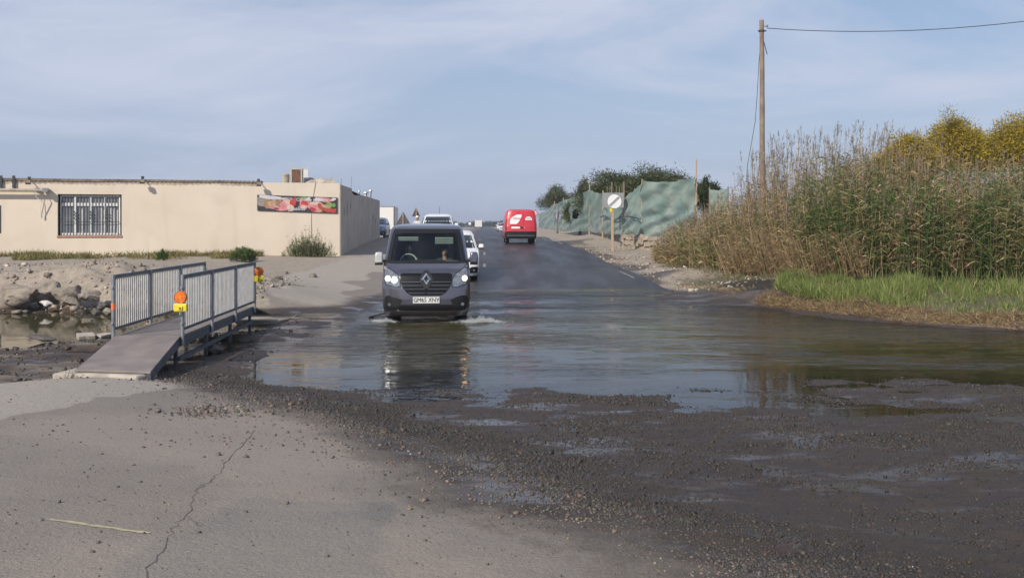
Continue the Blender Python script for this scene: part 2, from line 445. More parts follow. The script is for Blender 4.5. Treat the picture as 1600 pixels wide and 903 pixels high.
def land_base(x, y):
    x = np.asarray(x, float).ravel(); y = np.asarray(y, float).ravel()
    out = np.empty_like(x)
    xc = np.clip(x, -32, 32); yc = np.clip(y, -2, 110)
    for i in range(0, len(x), 20000):
        s = slice(i, i + 20000)
        r2 = (xc[s, None] - _A[None, :, 0]) ** 2 + (yc[s, None] - _A[None, :, 1]) ** 2
        out[s] = _phi(r2) @ _w[:_n] + _w[_n]
    f = sstep(80, 110, y) + sstep(26, 40, np.abs(x)) * sstep(30, 60, y)
    f = np.clip(f, 0, 1)
    return out * (1 - f) + 1.13 * f
# road edges
def road_right(y): return np.interp(y, [30, 33.7, 43.8, 70.7, 120, 389, 700], [5.0, 4.77, 3.94, 2.27, .3, -7.5, -16.5])
def road_mid(y): return np.interp(y, [30, 34, 48.5, 70.7, 120, 389, 700], [-.85, -.95, -1.34, -2.3, -4.2, -12, -21])
def road_left(y): return road_mid(y) - np.interp(y, [31.6, 34, 37, 41, 50, 80], [.4, 1.3, 2.9, 4.2, 4.2, 4.0])
def dry_line(y): return np.interp(y, [2, 3, 5.1, 6.6, 8, 10.4, 12, 13.5, 15], [3.1, 2.3, 1.15, .2, -.5, -1.95, -3.3, -4.7, -6])
def land(x, y, rough=True):
    x = np.asarray(x, float).ravel(); y = np.asarray(y, float).ravel()
    z = land_base(x, y)
    if rough:
        d = x - dry_line(y)
        grav = sstep(-.4, .6, d) * sstep(17, 13.5, y) * sstep(2, 4, y)
        z = z + grav * (fbm(x / 1.3, y / 0.75, 3, 4) * .060 + fbm(x / .16, y / .16, 9, 2) * .008)
        bank = sstep(-5.5, -7.5, x) * sstep(22.8, 24.2, y) * sstep(30, 26.5, y)
        z = z + bank * (fbm(x / .9, y / .7, 21, 5) * .42 + (np.abs(fbm(x / .35, y / .35, 23, 3)) - .2) * .22)
        mud = sstep(-5.5, -7, x) * sstep(11.8, 13, y) * sstep(22, 18, y)
        z = z + mud * fbm(x / .8, y / .5, 31, 5) * .10
        rb = sstep(0, 1.2, x - np.interp(y, [17, 19.8, 21.5, 25.7, 33, 50], [18, 10.2, 8.3, 6.6, 4.9, 3.7])) * sstep(60, 40, y)
        z = z + rb * fbm(x / 1.2, y / 1.2, 41, 5) * .16
        lf = sstep(-6.5, -8, x) * sstep(26, 27, y) * sstep(60, 40, y)
        z = z + lf * fbm(x / 1.3, y / 1.3, 51, 5) * .07
        z = z + fbm(x / .7, y / .7, 61, 4) * .008
        wl = sstep(33, 26, y) * sstep(12, 14, y) * sstep(-6, -4.5, x)
        z = z + wl * fbm(x / 1.5, y / 1.1, 71, 4) * .05
        rd = sstep(-.25, .0, x - road_left(y)) * sstep(.35, .1, x - road_right(y)) * sstep(30.0, 32.0, y)
        z = z - rd * .10
    return z
def gz(x, y, rough=True): return float(land([x], [y], rough)[0])
def on(x, y, dz=0.0): return Vector((x, y, gz(x, y) + dz))

# uneven grid: fine where the camera looks closely
def axis(segs):
    out = [segs[0][0]]
    for a, b, d0, d1 in segs:
        p = a
        while p < b - 1e-6:
            t = (p - a) / (b - a); p = min(b, p + d0 + (d1 - d0) * t); out.append(p)
    return np.array(sorted(set(np.round(out, 4))))
gx = axis([(-1500, -200, 300, 200), (-200, -40, 40, 10), (-40, -16, 4, .5), (-16, -9, .3, .09), (-9, 9, .075, .075), (9, 16, .08, .3), (16, 40, .5, 4), (40, 200, 10, 40), (200, 1500, 200, 300)])
gy = axis([(-60, 0, 15, 2), (0, 4, .6, .07), (4, 14, .05, .07), (14, 27, .08, .11), (27, 40, .13, .4), (40, 100, .6, 3), (100, 300, 8, 30), (300, 1500, 60, 250)])
GX, GY = np.meshgrid(gx, gy)
X = GX.ravel(); Y = GY.ravel()
Z = land(X, Y)
nx, ny = len(gx), len(gy)
ii = np.arange(nx * ny).reshape(ny, nx)
GF = np.stack([ii[:-1, :-1], ii[:-1, 1:], ii[1:, 1:], ii[1:, :-1]], -1).reshape(-1, 4)
# what the land is made of, point by point
d = X - dry_line(Y)
wob = fbm(X / 1.6, Y / 1.6, 5, 4)
wet = sstep(-1.0, 1.0, d + wob * 1.5) * sstep(17, 15, Y)                                        # splashed gravel side
bankside = sstep(-.2, .6, X - np.interp(Y, [17, 19.8, 21.5, 25.7, 33, 50], [18, 10.2, 8.3, 6.6, 4.9, 4.0]))
wet = np.maximum(wet, sstep(.16, .03, Z + wob * .05 + bankside * .10) * sstep(5, 8, Y) * sstep(40, 34, Y))      # low ground by the flood
wet = np.maximum(wet, .85 * sstep(-3.2, -2, X + wob) * sstep(33, 30, Y) * sstep(24, 26, Y))
edge_r = X - np.interp(Y, [17, 19.8, 21.5, 25.7, 33, 50], [18, 10.2, 8.3, 6.6, 4.9, 4.0])
soil = sstep(-.35, .0, edge_r + wob * .4) * sstep(16, 19, Y)
soil = np.maximum(soil, sstep(.1, .5, X - road_right(Y) + wob * .5) * sstep(33, 36, Y))
left_edge = np.interp(Y, [12, 14, 20, 23.8, 27, 31, 36, 40, 44], [-6, -6.0, -5.8, -5.9, -6.3, -7.4, -7.2, -6.8, -6.9])
soil = np.maximum(soil, sstep(.3, -.3, X - left_edge + wob * .9) * sstep(12.3, 13.2, Y - wob * .5))
soil = np.maximum(soil, sstep(88, 110, Y))
soil = np.maximum(soil, sstep(-20, -30, X)); soil = np.maximum(soil, sstep(20, 26, X))
concrete_strip = sstep(.3, -.2, X - (left_edge + 2.2) + wob * 1.0) * sstep(24, 26, Y) * (1 - soil)
pale = np.maximum(concrete_strip, sstep(.12, -.12, X - np.interp(Y, [8, 8.83, 10.5, 11.7, 12.6], [-5.1, -4.6, -4.4, -4.05, -3.7]) + fbm(X * 1.5, Y * 1.5, 77, 4) * .35) * sstep(8.3, 8.9, Y) * sstep(13, 12.4, Y))
grey = sstep(-2.0, -1.75, X + (Y - 5) * -.06 + fbm(X * 2, Y * 2, 81, 3) * .25) * sstep(-.55, -.8, X + fbm(X * 2, Y * 2, 82, 3) * .2) * sstep(6.5, 6.1, Y + fbm(X * 2, Y, 83, 3) * .5)
sand = sstep(.0, .6, fbm(X / 2.2, Y / 2.2, 91, 4) + .55 - np.abs(d + 1.6) * .35) * sstep(13, 11, Y) * (1 - wet)
silt = np.maximum(np.exp(-((d + .15 + wob * 1.2) / .65) ** 2) * sstep(15, 12.5, Y), .8 * np.exp(-((d + .85 + wob * .5) / .10) ** 2) * sstep(8.5, 6.5, Y))
edge_road = X - road_right(Y)
margin = sstep(-.6, .0, edge_road) * sstep(1.5, .3, edge_road + wob * 2.0) * sstep(31, 35, Y) * sstep(75, 55, Y)
wet = np.maximum(wet, margin * .8)
grass_under = sstep(.5, 1.3, edge_r + wob) * sstep(40, 30, Y)

def ground_material():
    m, nt, b = new_mat('ground')
    L = nt.links.new; N = nt.nodes.new
    tc = N("ShaderNodeTexCoord")
    def noise(scale, detail=5, rough=.55):
        n = N("ShaderNodeTexNoise"); n.inputs["Scale"].default_value = scale; n.inputs["Detail"].default_value = detail
        n.inputs["Roughness"].default_value = rough
        L(tc.outputs["Object"], n.inputs["Vector"]); return n.outputs[0]
    def attr(nm):
        a = N("ShaderNodeAttribute"); a.attribute_name = nm; return a.outputs["Fac"]
    def mth(op, a, bb=None, clamp=False):
        n = N("ShaderNodeMath"); n.operation = op; n.use_clamp = clamp
        for i, v in enumerate((a, bb)):
            if v is None: continue
            if isinstance(v, (int, float)): n.inputs[i].default_value = v
            else: L(v, n.inputs[i])
        return n.outputs[0]
    def ramp(f, stops):
        r = N("ShaderNodeValToRGB")
        while len(r.color_ramp.elements) < len(stops): r.color_ramp.elements.new(.5)
        for e, (p, c) in zip(r.color_ramp.elements, stops): e.position = p; e.color = (*c, 1)
        L(f, r.inputs[0]); return r.outputs[0]
    def mix(f, a, bb, kind='MIX'):
        n = N("ShaderNodeMix"); n.data_type = 'RGBA'; n.blend_type = kind
        for i, v in ((0, f), (6, a), (7, bb)):
            if isinstance(v, (int, float)): n.inputs[i].default_value = v
            elif isinstance(v, tuple): n.inputs[i].default_value = (*v, 1)
            else: L(v, n.inputs[i])
        return n.outputs[2]
    def edge(a, nz, amt, lo=.35, hi=.65):
        """attribute broken up by a noise, then firmed"""
        s = mth('ADD', a, mth('MULTIPLY', mth('SUBTRACT', nz, .5), amt))
        mr = N("ShaderNodeMapRange"); mr.interpolation_type = 'SMOOTHSTEP'
        mr.inputs[1].default_value = lo; mr.inputs[2].default_value = hi
        L(s, mr.inputs[0]); return mr.outputs[0]
    n_big, n_mid, n_fine, n_grain = noise(.8, 7), noise(5, 7), noise(38, 5), noise(105, 3, .7)
    tar = ramp(n_grain, [(.30, (.055, .048, .043)), (.45, (.220, .191, .164)), (.58, (.262, .229, .199)), (.72, (.43, .39, .355))])
    tar = mix(.40, tar, ramp(n_big, [(.3, (.182, .160, .140)), (.7, (.288, .255, .225))]))
    greyc = ramp(n_grain, [(.3, (.075, .075, .073)), (.7, (.235, .23, .22))])
    tar = mix(mth('MULTIPLY', edge(attr('grey'), n_mid, .9, .25, .75), .65), tar, greyc)
    palec = ramp(n_fine, [(.3, (.30, .265, .23)), (.7, (.43, .39, .34))])
    tar = mix(mth('MULTIPLY', edge(attr('pale'), n_mid, .6), .85), tar, palec)
    sandc = ramp(n_fine, [(.3, (.29, .24, .195)), (.7, (.40, .345, .29))])
    tar = mix(mth('MULTIPLY', edge(attr('sand'), n_mid, .7, .3, .9), .35), tar, sandc)
    soilc = mix(.5, ramp(n_fine, [(.3, (.15, .12, .095)), (.52, (.33, .28, .225)), (.7, (.50, .44, .37))]), ramp(n_mid, [(.3, (.20, .165, .13)), (.7, (.42, .365, .305))]))
    soilc = mix(mth('MULTIPLY', edge(attr('turf'), n_mid, .8), .88), soilc, (.070, .068, .030))
    dry = mix(edge(attr('soil'), n_mid, .5), tar, soilc)
    dry = mix(mth('MULTIPLY', edge(attr('silt'), n_mid, .9, .25, .95), .75), dry, ramp(n_fine, [(.3, (.095, .080, .066)), (.7, (.20, .170, .142))]))
    wetf = edge(attr('wet'), n_mid, .75, .08, .92)
    wetc = mix(1.0, dry, ramp(n_mid, [(.3, (.13, .105, .09)), (.7, (.29, .24, .20))]), 'MULTIPLY')
    L(mix(wetf, dry, wetc), b.inputs["Base Color"])
    rr = N("ShaderNodeMapRange"); L(wetf, rr.inputs[0]); rr.inputs[3].default_value = .93
    rw = N("ShaderNodeMapRange"); L(n_mid, rw.inputs[0]); rw.inputs[1].default_value = .3; rw.inputs[2].default_value = .7
    rw.inputs[3].default_value = .42; rw.inputs[4].default_value = .72
    mpf = N("ShaderNodeMapping"); mpf.inputs["Scale"].default_value = (.55, 1.0, 1); L(tc.outputs["Object"], mpf.inputs[0])
    nf_ = N("ShaderNodeTexNoise"); nf_.inputs["Scale"].default_value = 1.5; nf_.inputs["Detail"].default_value = 6; nf_.inputs["Roughness"].default_value = .62
    L(mpf.outputs[0], nf_.inputs["Vector"])
    fm = N("ShaderNodeMapRange"); fm.interpolation_type = 'SMOOTHSTEP'; fm.inputs[1].default_value = .50; fm.inputs[2].default_value = .60; L(nf_.outputs[0], fm.inputs[0])
    film = mth('MULTIPLY', fm.outputs[0], wetf)          # standing film of water between the stones
    rf = N("ShaderNodeMapRange"); L(film, rf.inputs[0]); L(rw.outputs[0], rf.inputs[3]); rf.inputs[4].default_value = .16
    L(rf.outputs[0], rr.inputs[4]); L(rr.outputs[0], b.inputs["Roughness"])
    b.inputs["Specular IOR Level"].default_value = .36
    h = mth('ADD', mth('MULTIPLY', n_grain, .4), mth('ADD', mth('MULTIPLY', n_fine, .8), n_mid))
    bp = N("ShaderNodeBump"); bp.inputs["Distance"].default_value = .024
    L(mth('SUBTRACT', .62, mth('MULTIPLY', film, .52)), bp.inputs['Strength'])
    L(h, bp.inputs["Height"]); L(bp.outputs[0], b.inputs["Normal"])
    return m
M['ground'] = ground_material()
ground = np_mesh('ground', np.stack([X, Y, Z], 1), GF, M['ground'], smooth=True,
                 attrs=dict(wet=wet, soil=soil, pale=pale, grey=grey, sand=sand, silt=silt, turf=grass_under))
tag(ground, kind='structure')

def ribbon_on_ground(name, pts, widths, material, parent, dz=.006, step=.05):
    """a flat strip that follows the land"""
    P2 = [np.array(p, float) for p in pts]; V = []; F = []
    path = []; ws = []
    for i in range(len(P2) - 1):
        n = max(1, int(np.linalg.norm(P2[i + 1] - P2[i]) / step))
        for k in range(n):
            t = k / n; path.append(P2[i] * (1 - t) + P2[i + 1] * t); ws.append(widths[i] * (1 - t) + widths[i + 1] * t)
    path.append(P2[-1]); ws.append(widths[-1])
    for i, p in enumerate(path):
        dd = path[min(i + 1, len(path) - 1)] - path[max(i - 1, 0)]; dd = dd / (np.linalg.norm(dd) + 1e-9)
        nrm = np.array([-dd[1], dd[0]])
        for s in (-1, 1):
            q = p + nrm * s * ws[i] / 2; V.append((q[0], q[1], gz(q[0], q[1]) + dz))
    F = [(2 * i, 2 * i + 1, 2 * i + 3, 2 * i + 2) for i in range(len(path) - 1)]
    return np_mesh(name, np.array(V), np.array(F), material, parent)
M['crack'] = mat('crack', (.12, .108, .098), .95, var=.4, scale=12)
M['chalk'] = mat('chalk', (.52, .48, .27), .9, c2=(.30, .27, .21), scale=22, detail=6)
def scr(px, py):
    """land point seen at a photo pixel in the foreground"""
    z = .3
    for _ in range(12):
        D = (CZ - z) * FPX / (py - HZ); x = (px - 800) / FPX * D; z = gz(x, D)
    return (x, D)
rngc = np.random.default_rng(3)
def jitter_path(pts, amp, n=7):
    out = []
    for i in range(len(pts) - 1):
        a, b_ = np.array(pts[i]), np.array(pts[i + 1])
        for k in range(n):
            out.append(a + (b_ - a) * k / n + rngc.normal(0, amp, 2))
    out.append(np.array(pts[-1])); return out
for pth in ([(225, 902), (250, 868), (266, 828), (290, 808), (304, 772), (322, 755), (345, 735)], [(290, 808), (315, 822)], [(345, 735), (372, 700), (398, 672)]):
    jp = jitter_path([scr(*p) for p in pth], .014)
    ribbon_on_ground('crack', jp, list(rngc.uniform(.002, .008, len(jp))), M['crack'], ground, .003)
jp = jitter_path([scr(78, 811), scr(150, 822), scr(234, 833)], .006, 6)
ribbon_on_ground('chalk_line', jp, list(rngc.uniform(.014, .045, len(jp))), M['chalk'], ground, .0035)

# ------------------------------------------------------------------ road beyond the flood
def road_material():
    m, nt, b = new_mat('road')
    L = nt.links.new; N = nt.nodes.new
    tc = N("ShaderNodeTexCoord")
    at = N("ShaderNodeAttribute"); at.attribute_name = 'wet'
    mp = N("ShaderNodeMapping"); mp.inputs["Scale"].default_value = (1, .18, 1)
    L(tc.outputs["Object"], mp.inputs[0])
    n1 = N("ShaderNodeTexNoise"); n1.inputs["Scale"].default_value = 1.3; n1.inputs["Detail"].default_value = 7; L(mp.outputs[0], n1.inputs["Vector"])
    n2 = N("ShaderNodeTexNoise"); n2.inputs["Scale"].default_value = 60; n2.inputs["Detail"].default_value = 3; L(tc.outputs["Object"], n2.inputs["Vector"])
    ad = N("ShaderNodeMath"); ad.operation = 'MULTIPLY_ADD'; L(n1.outputs[0], ad.inputs[0]); ad.inputs[1].default_value = .7; L(at.outputs["Fac"], ad.inputs[2])
    mr = N("ShaderNodeMapRange"); mr.interpolation_type = 'SMOOTHSTEP'; mr.inputs[1].default_value = .5; mr.inputs[2].default_value = 1.15; L(ad.outputs[0], mr.inputs[0])
    r1 = N("ShaderNodeValToRGB"); r1.color_ramp.elements[0].position = .3; r1.color_ramp.elements[1].position = .7
    r1.color_ramp.elements[0].color = (.15, .13, .12, 1); r1.color_ramp.elements[1].color = (.25, .22, .205, 1); L(n2.outputs[0], r1.inputs[0])
    mx = N("ShaderNodeMix"); mx.data_type = 'RGBA'; L(mr.outputs[0], mx.inputs[0]); L(r1.outputs[0], mx.inputs[6]); mx.inputs[7].default_value = (.026, .023, .023, 1)
    L(mx.outputs[2], b.inputs["Base Color"])
    rr = N("ShaderNodeMapRange"); L(mr.outputs[0], rr.inputs[0]); rr.inputs[3].default_value = .9; rr.inputs[4].default_value = .40
    rv = N('ShaderNodeMapRange'); rv.inputs[1].default_value = .35; rv.inputs[2].default_value = .65; rv.inputs[3].default_value = .36; rv.inputs[4].default_value = .50; L(n1.outputs[0], rv.inputs[0]); L(rv.outputs[0], rr.inputs[4])
    b.inputs['Specular IOR Level'].default_value = .32
    L(rr.outputs[0], b.inputs["Roughness"])
    bp = N("ShaderNodeBump"); bp.inputs["Strength"].default_value = .35; bp.inputs["Distance"].default_value = .01
    L(n2.outputs[0], bp.inputs["Height"]); L(bp.outputs[0], b.inputs["Normal"])
    return m
M['road'] = road_material()
ry = axis([(31.6, 60, .5, .8), (60, 150, 1.5, 6), (150, 700, 12, 60)])
V = []; wv = []
for yy in ry:
    xl, xr, xm = float(road_left(yy)), float(road_right(yy)) + .25, float(road_mid(yy))
    for k in range(13):
        t = k / 12; x = xl + (xr - xl) * t
        V.append((x, yy, gz(x, yy, False) + (.012 if yy > 33 else .012 - (33 - yy) * .03)))
        wv.append(np.interp(x - xm, [-5, -2.2, -.3, .8, 20], [.12, .25, .6, .9, .95]) * np.interp(yy, [31, 36, 120, 400], [1.2, 1, .95, .8]))
jj = np.arange(len(ry) * 13).reshape(len(ry), 13)
RF = np.stack([jj[:-1, :-1], jj[:-1, 1:], jj[1:, 1:], jj[1:, :-1]], -1).reshape(-1, 4)
road = np_mesh('road', np.array(V), RF, M['road'], smooth=True, attrs=dict(wet=np.array(wv)))
tag(road, kind='structure')
def road_strip(name, y0, y1, offs, w):
    V = []; F = []
    ys = np.arange(y0, y1 + .01, 1.0) if y1 - y0 > 2 else np.array([y0, (y0 + y1) / 2, y1])
    for k, yy in enumerate(ys):
        x = offs(yy)
        for s in (-1, 1): V.append((x + s * w / 2, yy, gz(x + s * w / 2, yy, False) + .017))
    F = [(2 * i, 2 * i + 1, 2 * i + 3, 2 * i + 2) for i in range(len(ys) - 1)]
    return np_mesh(name, np.array(V), np.array(F), M['road_paint'], road)
for a_, b_ in ((36.2, 39.4), (58, 71), (84, 150)): road_strip('edge_line', a_, b_, lambda y: float(road_right(y)) - .12, .08)
for k in range(9):
    road_strip('centre_dash', 40.5 + k * 7, 43.2 + k * 7, lambda y: float(road_mid(y)), .11)

# ------------------------------------------------------------------ flood water
wx = axis([(-34, -16, 1, .5), (-16, -6, .2, .1), (-6, 6, .09, .09), (6, 14, .1, .2), (14, 24, .3, 1)])
wy = axis([(7.5, 14, .10, .10), (14, 26, .085, .09), (26, 37, .12, .3)])
WX, WY = np.meshgrid(wx, wy); wX = WX.ravel(); wY = WY.ravel()
depth = -land(wX, wY)
calm = sstep(16.5, 13.5, wY) * .8 + sstep(-6, -7.5, wX)
van_d = np.sqrt(((wX + 1.86) / 1.6) ** 2 + ((wY - 22.5) / 3.0) ** 2)
rip = np.clip(.75 + .8 * np.exp(-(van_d / 1.6) ** 2) + .25 * sstep(24, 32, wY), 0, 1.3) * (1 - np.clip(calm, 0, .93)) * np.clip(.75 + 1.7 * fbm(wX / 3.2, wY / 1.3, 401, 4), .12, 1.5) * (1 - .55 * sstep(-2.6, -3.4, wX))
# real waves: a bow wave and V-shaped wake off the van, and a light chop over the open flood
vr = np.sqrt(((wX + 1.86) / 1.15) ** 2 + (np.minimum(wY - 21.9, 0) * 1.0) ** 2 + (np.maximum(wY - 26.0, 0) * .8) ** 2)
ring = np.maximum(vr - .75, 0)
bow = np.sin(ring * 2 * math.pi / .62 + 2.2 * fbm(wX / 1.4, wY / .9, 411, 3)) * np.exp(-ring / 1.25) * sstep(0, .25, ring)
chop = fbm(wX / .95 + wY * .25, wY / .33, 421, 3) * (.35 + 1.5 * np.clip(fbm(wX / 3.0, wY / 1.6, 431, 3) + .25, 0, 1))
shallow = sstep(.0, .05, depth)
waveZ = (.017 * bow + .011 * chop * (1 - np.clip(calm, 0, 1)) * sstep(-7, -5, wX)) * shallow
ki = np.arange(len(wx) * len(wy)).reshape(len(wy), len(wx))
WF = np.stack([ki[:-1, :-1], ki[:-1, 1:], ki[1:, 1:], ki[1:, :-1]], -1).reshape(-1, 4)
keep = (depth[WF].max(1) > -.03)
WF = WF[keep]
def water_material():
    m, nt, b = new_mat('water')
    L = nt.links.new; N = nt.nodes.new
    tc = N("ShaderNodeTexCoord")
    dp = N("ShaderNodeAttribute"); dp.attribute_name = 'depth'
    rp = N("ShaderNodeAttribute"); rp.attribute_name = 'ripple'
    def noise(scale, sx, sy, detail, rot=0.0):
        mp = N("ShaderNodeMapping"); mp.inputs["Scale"].default_value = (sx, sy, 1); mp.inputs["Rotation"].default_value = (0, 0, rot)
        L(tc.outputs["Object"], mp.inputs[0])
        n = N("ShaderNodeTexNoise"); n.inputs["Scale"].default_value = scale; n.inputs["Detail"].default_value = detail
        n.inputs["Distortion"].default_value = .6
        L(mp.outputs[0], n.inputs["Vector"]); return n.outputs[0]
    na, nb, nc = noise(.9, .42, 1.1, 4, .3), noise(3.0, .45, 1.1, 4, -.2), noise(12, .8, 1, 2)
    def ma(a, k, c):
        n = N("ShaderNodeMath"); n.operation = 'MULTIPLY_ADD'; L(a, n.inputs[0]); n.inputs[1].default_value = k
        if isinstance(c, float): n.inputs[2].default_value = c
        else: L(c, n.inputs[2])
        return n.outputs[0]
    h = ma(na, 2.4, ma(nb, 1.25, ma(nc, .22, 0.0)))
    bp = N("ShaderNodeBump"); bp.inputs["Distance"].default_value = .065
    L(rp.outputs["Fac"], bp.inputs["Strength"]); L(h, bp.inputs["Height"])
    fr = N("ShaderNodeFresnel"); fr.inputs["IOR"].default_value = 1.33; L(bp.outputs[0], fr.inputs["Normal"])
    gl = N("ShaderNodeBsdfGlossy"); gl.inputs["Roughness"].default_value = .03; L(bp.outputs[0], gl.inputs["Normal"])
    df = N("ShaderNodeBsdfDiffuse"); df.inputs["Color"].default_value = (.075, .066, .030, 1)
    tr = N("ShaderNodeBsdfTransparent"); tr.inputs["Color"].default_value = (.80, .77, .66, 1)
    mr = N("ShaderNodeMapRange"); mr.interpolation_type = 'SMOOTHSTEP'
    mr.inputs[1].default_value = .0; mr.inputs[2].default_value = .15; mr.inputs[4].default_value = .90; L(dp.outputs["Fac"], mr.inputs[0])
    m1 = N("ShaderNodeMixShader"); L(mr.outputs[0], m1.inputs[0]); L(tr.outputs[0], m1.inputs[1]); L(df.outputs[0], m1.inputs[2])
    m2 = N("ShaderNodeMixShader"); L(fr.outputs[0], m2.inputs[0]); L(m1.outputs[0], m2.inputs[1]); L(gl.outputs[0], m2.inputs[2])
    nt.nodes.remove(b)
    L(m2.outputs[0], nt.nodes["Material Output"].inputs[0])
    return m
M['water'] = water_material()
used = np.unique(WF); remap = np.full(len(wX), -1); remap[used] = np.arange(len(used))
water = np_mesh('water', np.stack([wX, wY, waveZ], 1)[used], remap[WF], M['water'], smooth=True,
                attrs=dict(depth=np.clip(depth, 0, 1)[used], ripple=rip[used]))
tag(water, kind='structure')

# ------------------------------------------------------------------ loose gravel
def stones(n, xs, ys, rad, name, material, label, cat, sink=.25, zoff=0.0):
    base = np.array([(-1, -1, -1), (1, -1, -1), (1, 1, -1), (-1, 1, -1), (-1, -1, 1), (1, -1, 1), (1, 1, 1), (-1, 1, 1)], float) * .85
    fq = np.array([(0, 3, 2, 1), (4, 5, 6, 7), (0, 1, 5, 4), (1, 2, 6, 5), (2, 3, 7, 6), (3, 0, 4, 7)])
    J = base[None] * (1 + rng.uniform(-.38, .3, (n, 8, 3)))
    J[:, 4:, :2] *= rng.uniform(.45, .9, (n, 1, 1))
    J *= np.stack([rng.uniform(.8, 1.4, n), rng.uniform(.8, 1.2, n), rng.uniform(.5, .9, n)], 1)[:, None, :] * rad[:, None, None]
    a = rng.uniform(0, 6.28, n); c, s = np.cos(a)[:, None], np.sin(a)[:, None]
    x, y = J[:, :, 0] * c - J[:, :, 1] * s, J[:, :, 0] * s + J[:, :, 1] * c
    tl = rng.normal(0, .3, (n, 1)); z = J[:, :, 2] + x * tl
    zz = land(xs, ys) + zoff
    V = np.stack([x + xs[:, None], y + ys[:, None], z + zz[:, None] + (rad * (.45 - sink))[:, None]], -1).reshape(-1, 3)
    F = (fq[None] + (np.arange(n) * 8)[:, None, None]).reshape(-1, 4)
    g = rng.uniform(.55, 1.35, (n, 1)); hue = rng.choice(4, n, p=[.5, .26, .20, .04])
    base_c = np.array([(.15, .125, .105), (.21, .155, .11), (.10, .09, .08), (.26, .225, .19)])[hue] * g
    wetk = sstep(-.5, .7, xs - dry_line(ys))[:, None]
    colr = base_c * (1 - wetk) * 1.2 + base_c * .38 * wetk
    T = np.repeat(colr, 8, 0)
    o = np_mesh(name, V, F, material, tint=T)
    return tag(o, label, cat, kind='stuff')
def stone_mat():
    m, nt, b = new_mat('gravel')
    at = nt.nodes.new("ShaderNodeAttribute"); at.attribute_name = 'tint'
    nz = nt.nodes.new("ShaderNodeTexNoise"); nz.inputs["Scale"].default_value = 60
    mx = nt.nodes.new("ShaderNodeMix"); mx.data_type = 'RGBA'; mx.blend_type = 'MULTIPLY'; mx.inputs[0].default_value = .5
    nt.links.new(at.outputs["Color"], mx.inputs[6]); nt.links.new(nz.outputs[1], mx.inputs[7])
    nt.links.new(mx.outputs[2], b.inputs["Base Color"])
    b.inputs["Roughness"].default_value = .55
    return m
M['gravel'] = stone_mat()
n0 = 520000
cy = 4.0 + 10.0 * rng.random(n0) ** 1.25
cx = (rng.random(n0) * 2 - 1) * (cy * .53 + .3)
dd = cx - dry_line(cy)
zl = land(cx, cy)
pn = fbm(cx / .9, cy / .6, 101, 4)
prob = .75 * np.exp(-((dd - .55) / .75) ** 2) + .42 * sstep(.2, 1.0, dd) * np.clip(.55 + 1.6 * pn, .06, 1.3)
prob += .85 * sstep(8.6, 9.6, cy) * sstep(13, 11.5, cy) * sstep(.0, .9, dd) * np.clip(.5 + 2.2 * pn, 0, 1.4)
prob += .06 * np.exp(-(np.minimum(dd, 0) / .9) ** 2) + .008
prob *= .62 + .55 * (.5 + .5 * np.sin(dd * 3.3 + 3.0 * fbm(cx / 2, cy / 2, 301, 3))) * np.clip(1 + 1.6 * fbm(cx / .45, cy / .3, 305, 3), .4, 1.7)
prob *= sstep(-.03, .012, zl) * .62
kp = rng.random(n0) < prob
gxs, gys = cx[kp], cy[kp]
if len(gxs) > 105000: gxs, gys = gxs[:105000], gys[:105000]
rad = np.clip(rng.lognormal(math.log(.0046), .46, len(gxs)), .003, .026) * np.interp(gys, [4, 12], [.85, 1.35]) * np.clip(1 + .7 * fbm(gxs / .8, gys / .8, 307, 3), .7, 1.4)
stones(len(gxs), gxs, gys, rad, 'gravel', M['gravel'], 'loose wet gravel strewn over the foreground tarmac', 'gravel', sink=.32)
# coarser rubble round the broken patch in the tarmac
rx_, ry_ = scr(333, 643)
nr = 420
ra = rng.normal(0, 1, (nr, 2)) * np.array([.24, .30])
rubx, ruby = rx_ + ra[:, 0], ry_ + ra[:, 1]
ex, ey = [], []
for (px, py, k, sx, sy) in ((330, 600, 150, .5, .4), (400, 620, 130, .6, .5), (300, 585, 80, .35, .25), (470, 640, 90, .6, .4), (620, 700, 60, .7, .4), (720, 760, 50, .5, .4), (420, 690, 60, .6, .4)):
    c0 = scr(px, py); q = rng.normal(0, 1, (k, 2)) * np.array([sx, sy]); ex.append(c0[0] + q[:, 0]); ey.append(c0[1] + q[:, 1])
rubx = np.concatenate([rubx] + ex); ruby = np.concatenate([ruby] + ey)
stones(len(rubx), rubx, ruby, np.clip(rng.lognormal(math.log(.0105), .45, len(rubx)), .004, .036), 'rubble', M['gravel'], 'coarse broken tarmac rubble beside the footbridge ramp', 'rubble')

# rubble over the pool bank and the rough ground before the building
nb_ = 6500
bxs = rng.uniform(-17, -6.2, nb_); bys = 23.6 + 9.5 * rng.random(nb_) ** 2.2
kb = rng.random(nb_) < np.clip(.55 + 1.5 * fbm(bxs / .9, bys / .9, 201, 3), .1, 1)
bxs, bys = bxs[kb], bys[kb]
M['rubble_pale'] = stone_mat(); M['rubble_pale'].name = 'rubble_pale'
def pale_stones(xs, ys, rad, name, label):
    o = stones(len(xs), xs, ys, rad, name, M['gravel'], label, 'rubble')
    a = o.data.attributes['tint']; n = len(o.data.vertices)
    g = np.repeat(np.exp(rng.normal(0, .28, (n // 8, 1))) * np.array([[.37, .315, .255]]), 8, 0)
    a.data.foreach_set('color', np.concatenate([g, np.ones((n, 1))], 1).astype(np.float32).ravel())
pale_stones(bxs, bys, np.clip(rng.lognormal(math.log(.020), .65, len(bxs)), .008, .15) * np.interp(bys, [23, 26, 33], [1.3, 1.0, .8]), 'bank_rubble', 'pale rubble and stones strewn over the pool bank')
vx = rng.uniform(3.5, 8.5, 1500); vy = rng.uniform(26, 56, 1500)
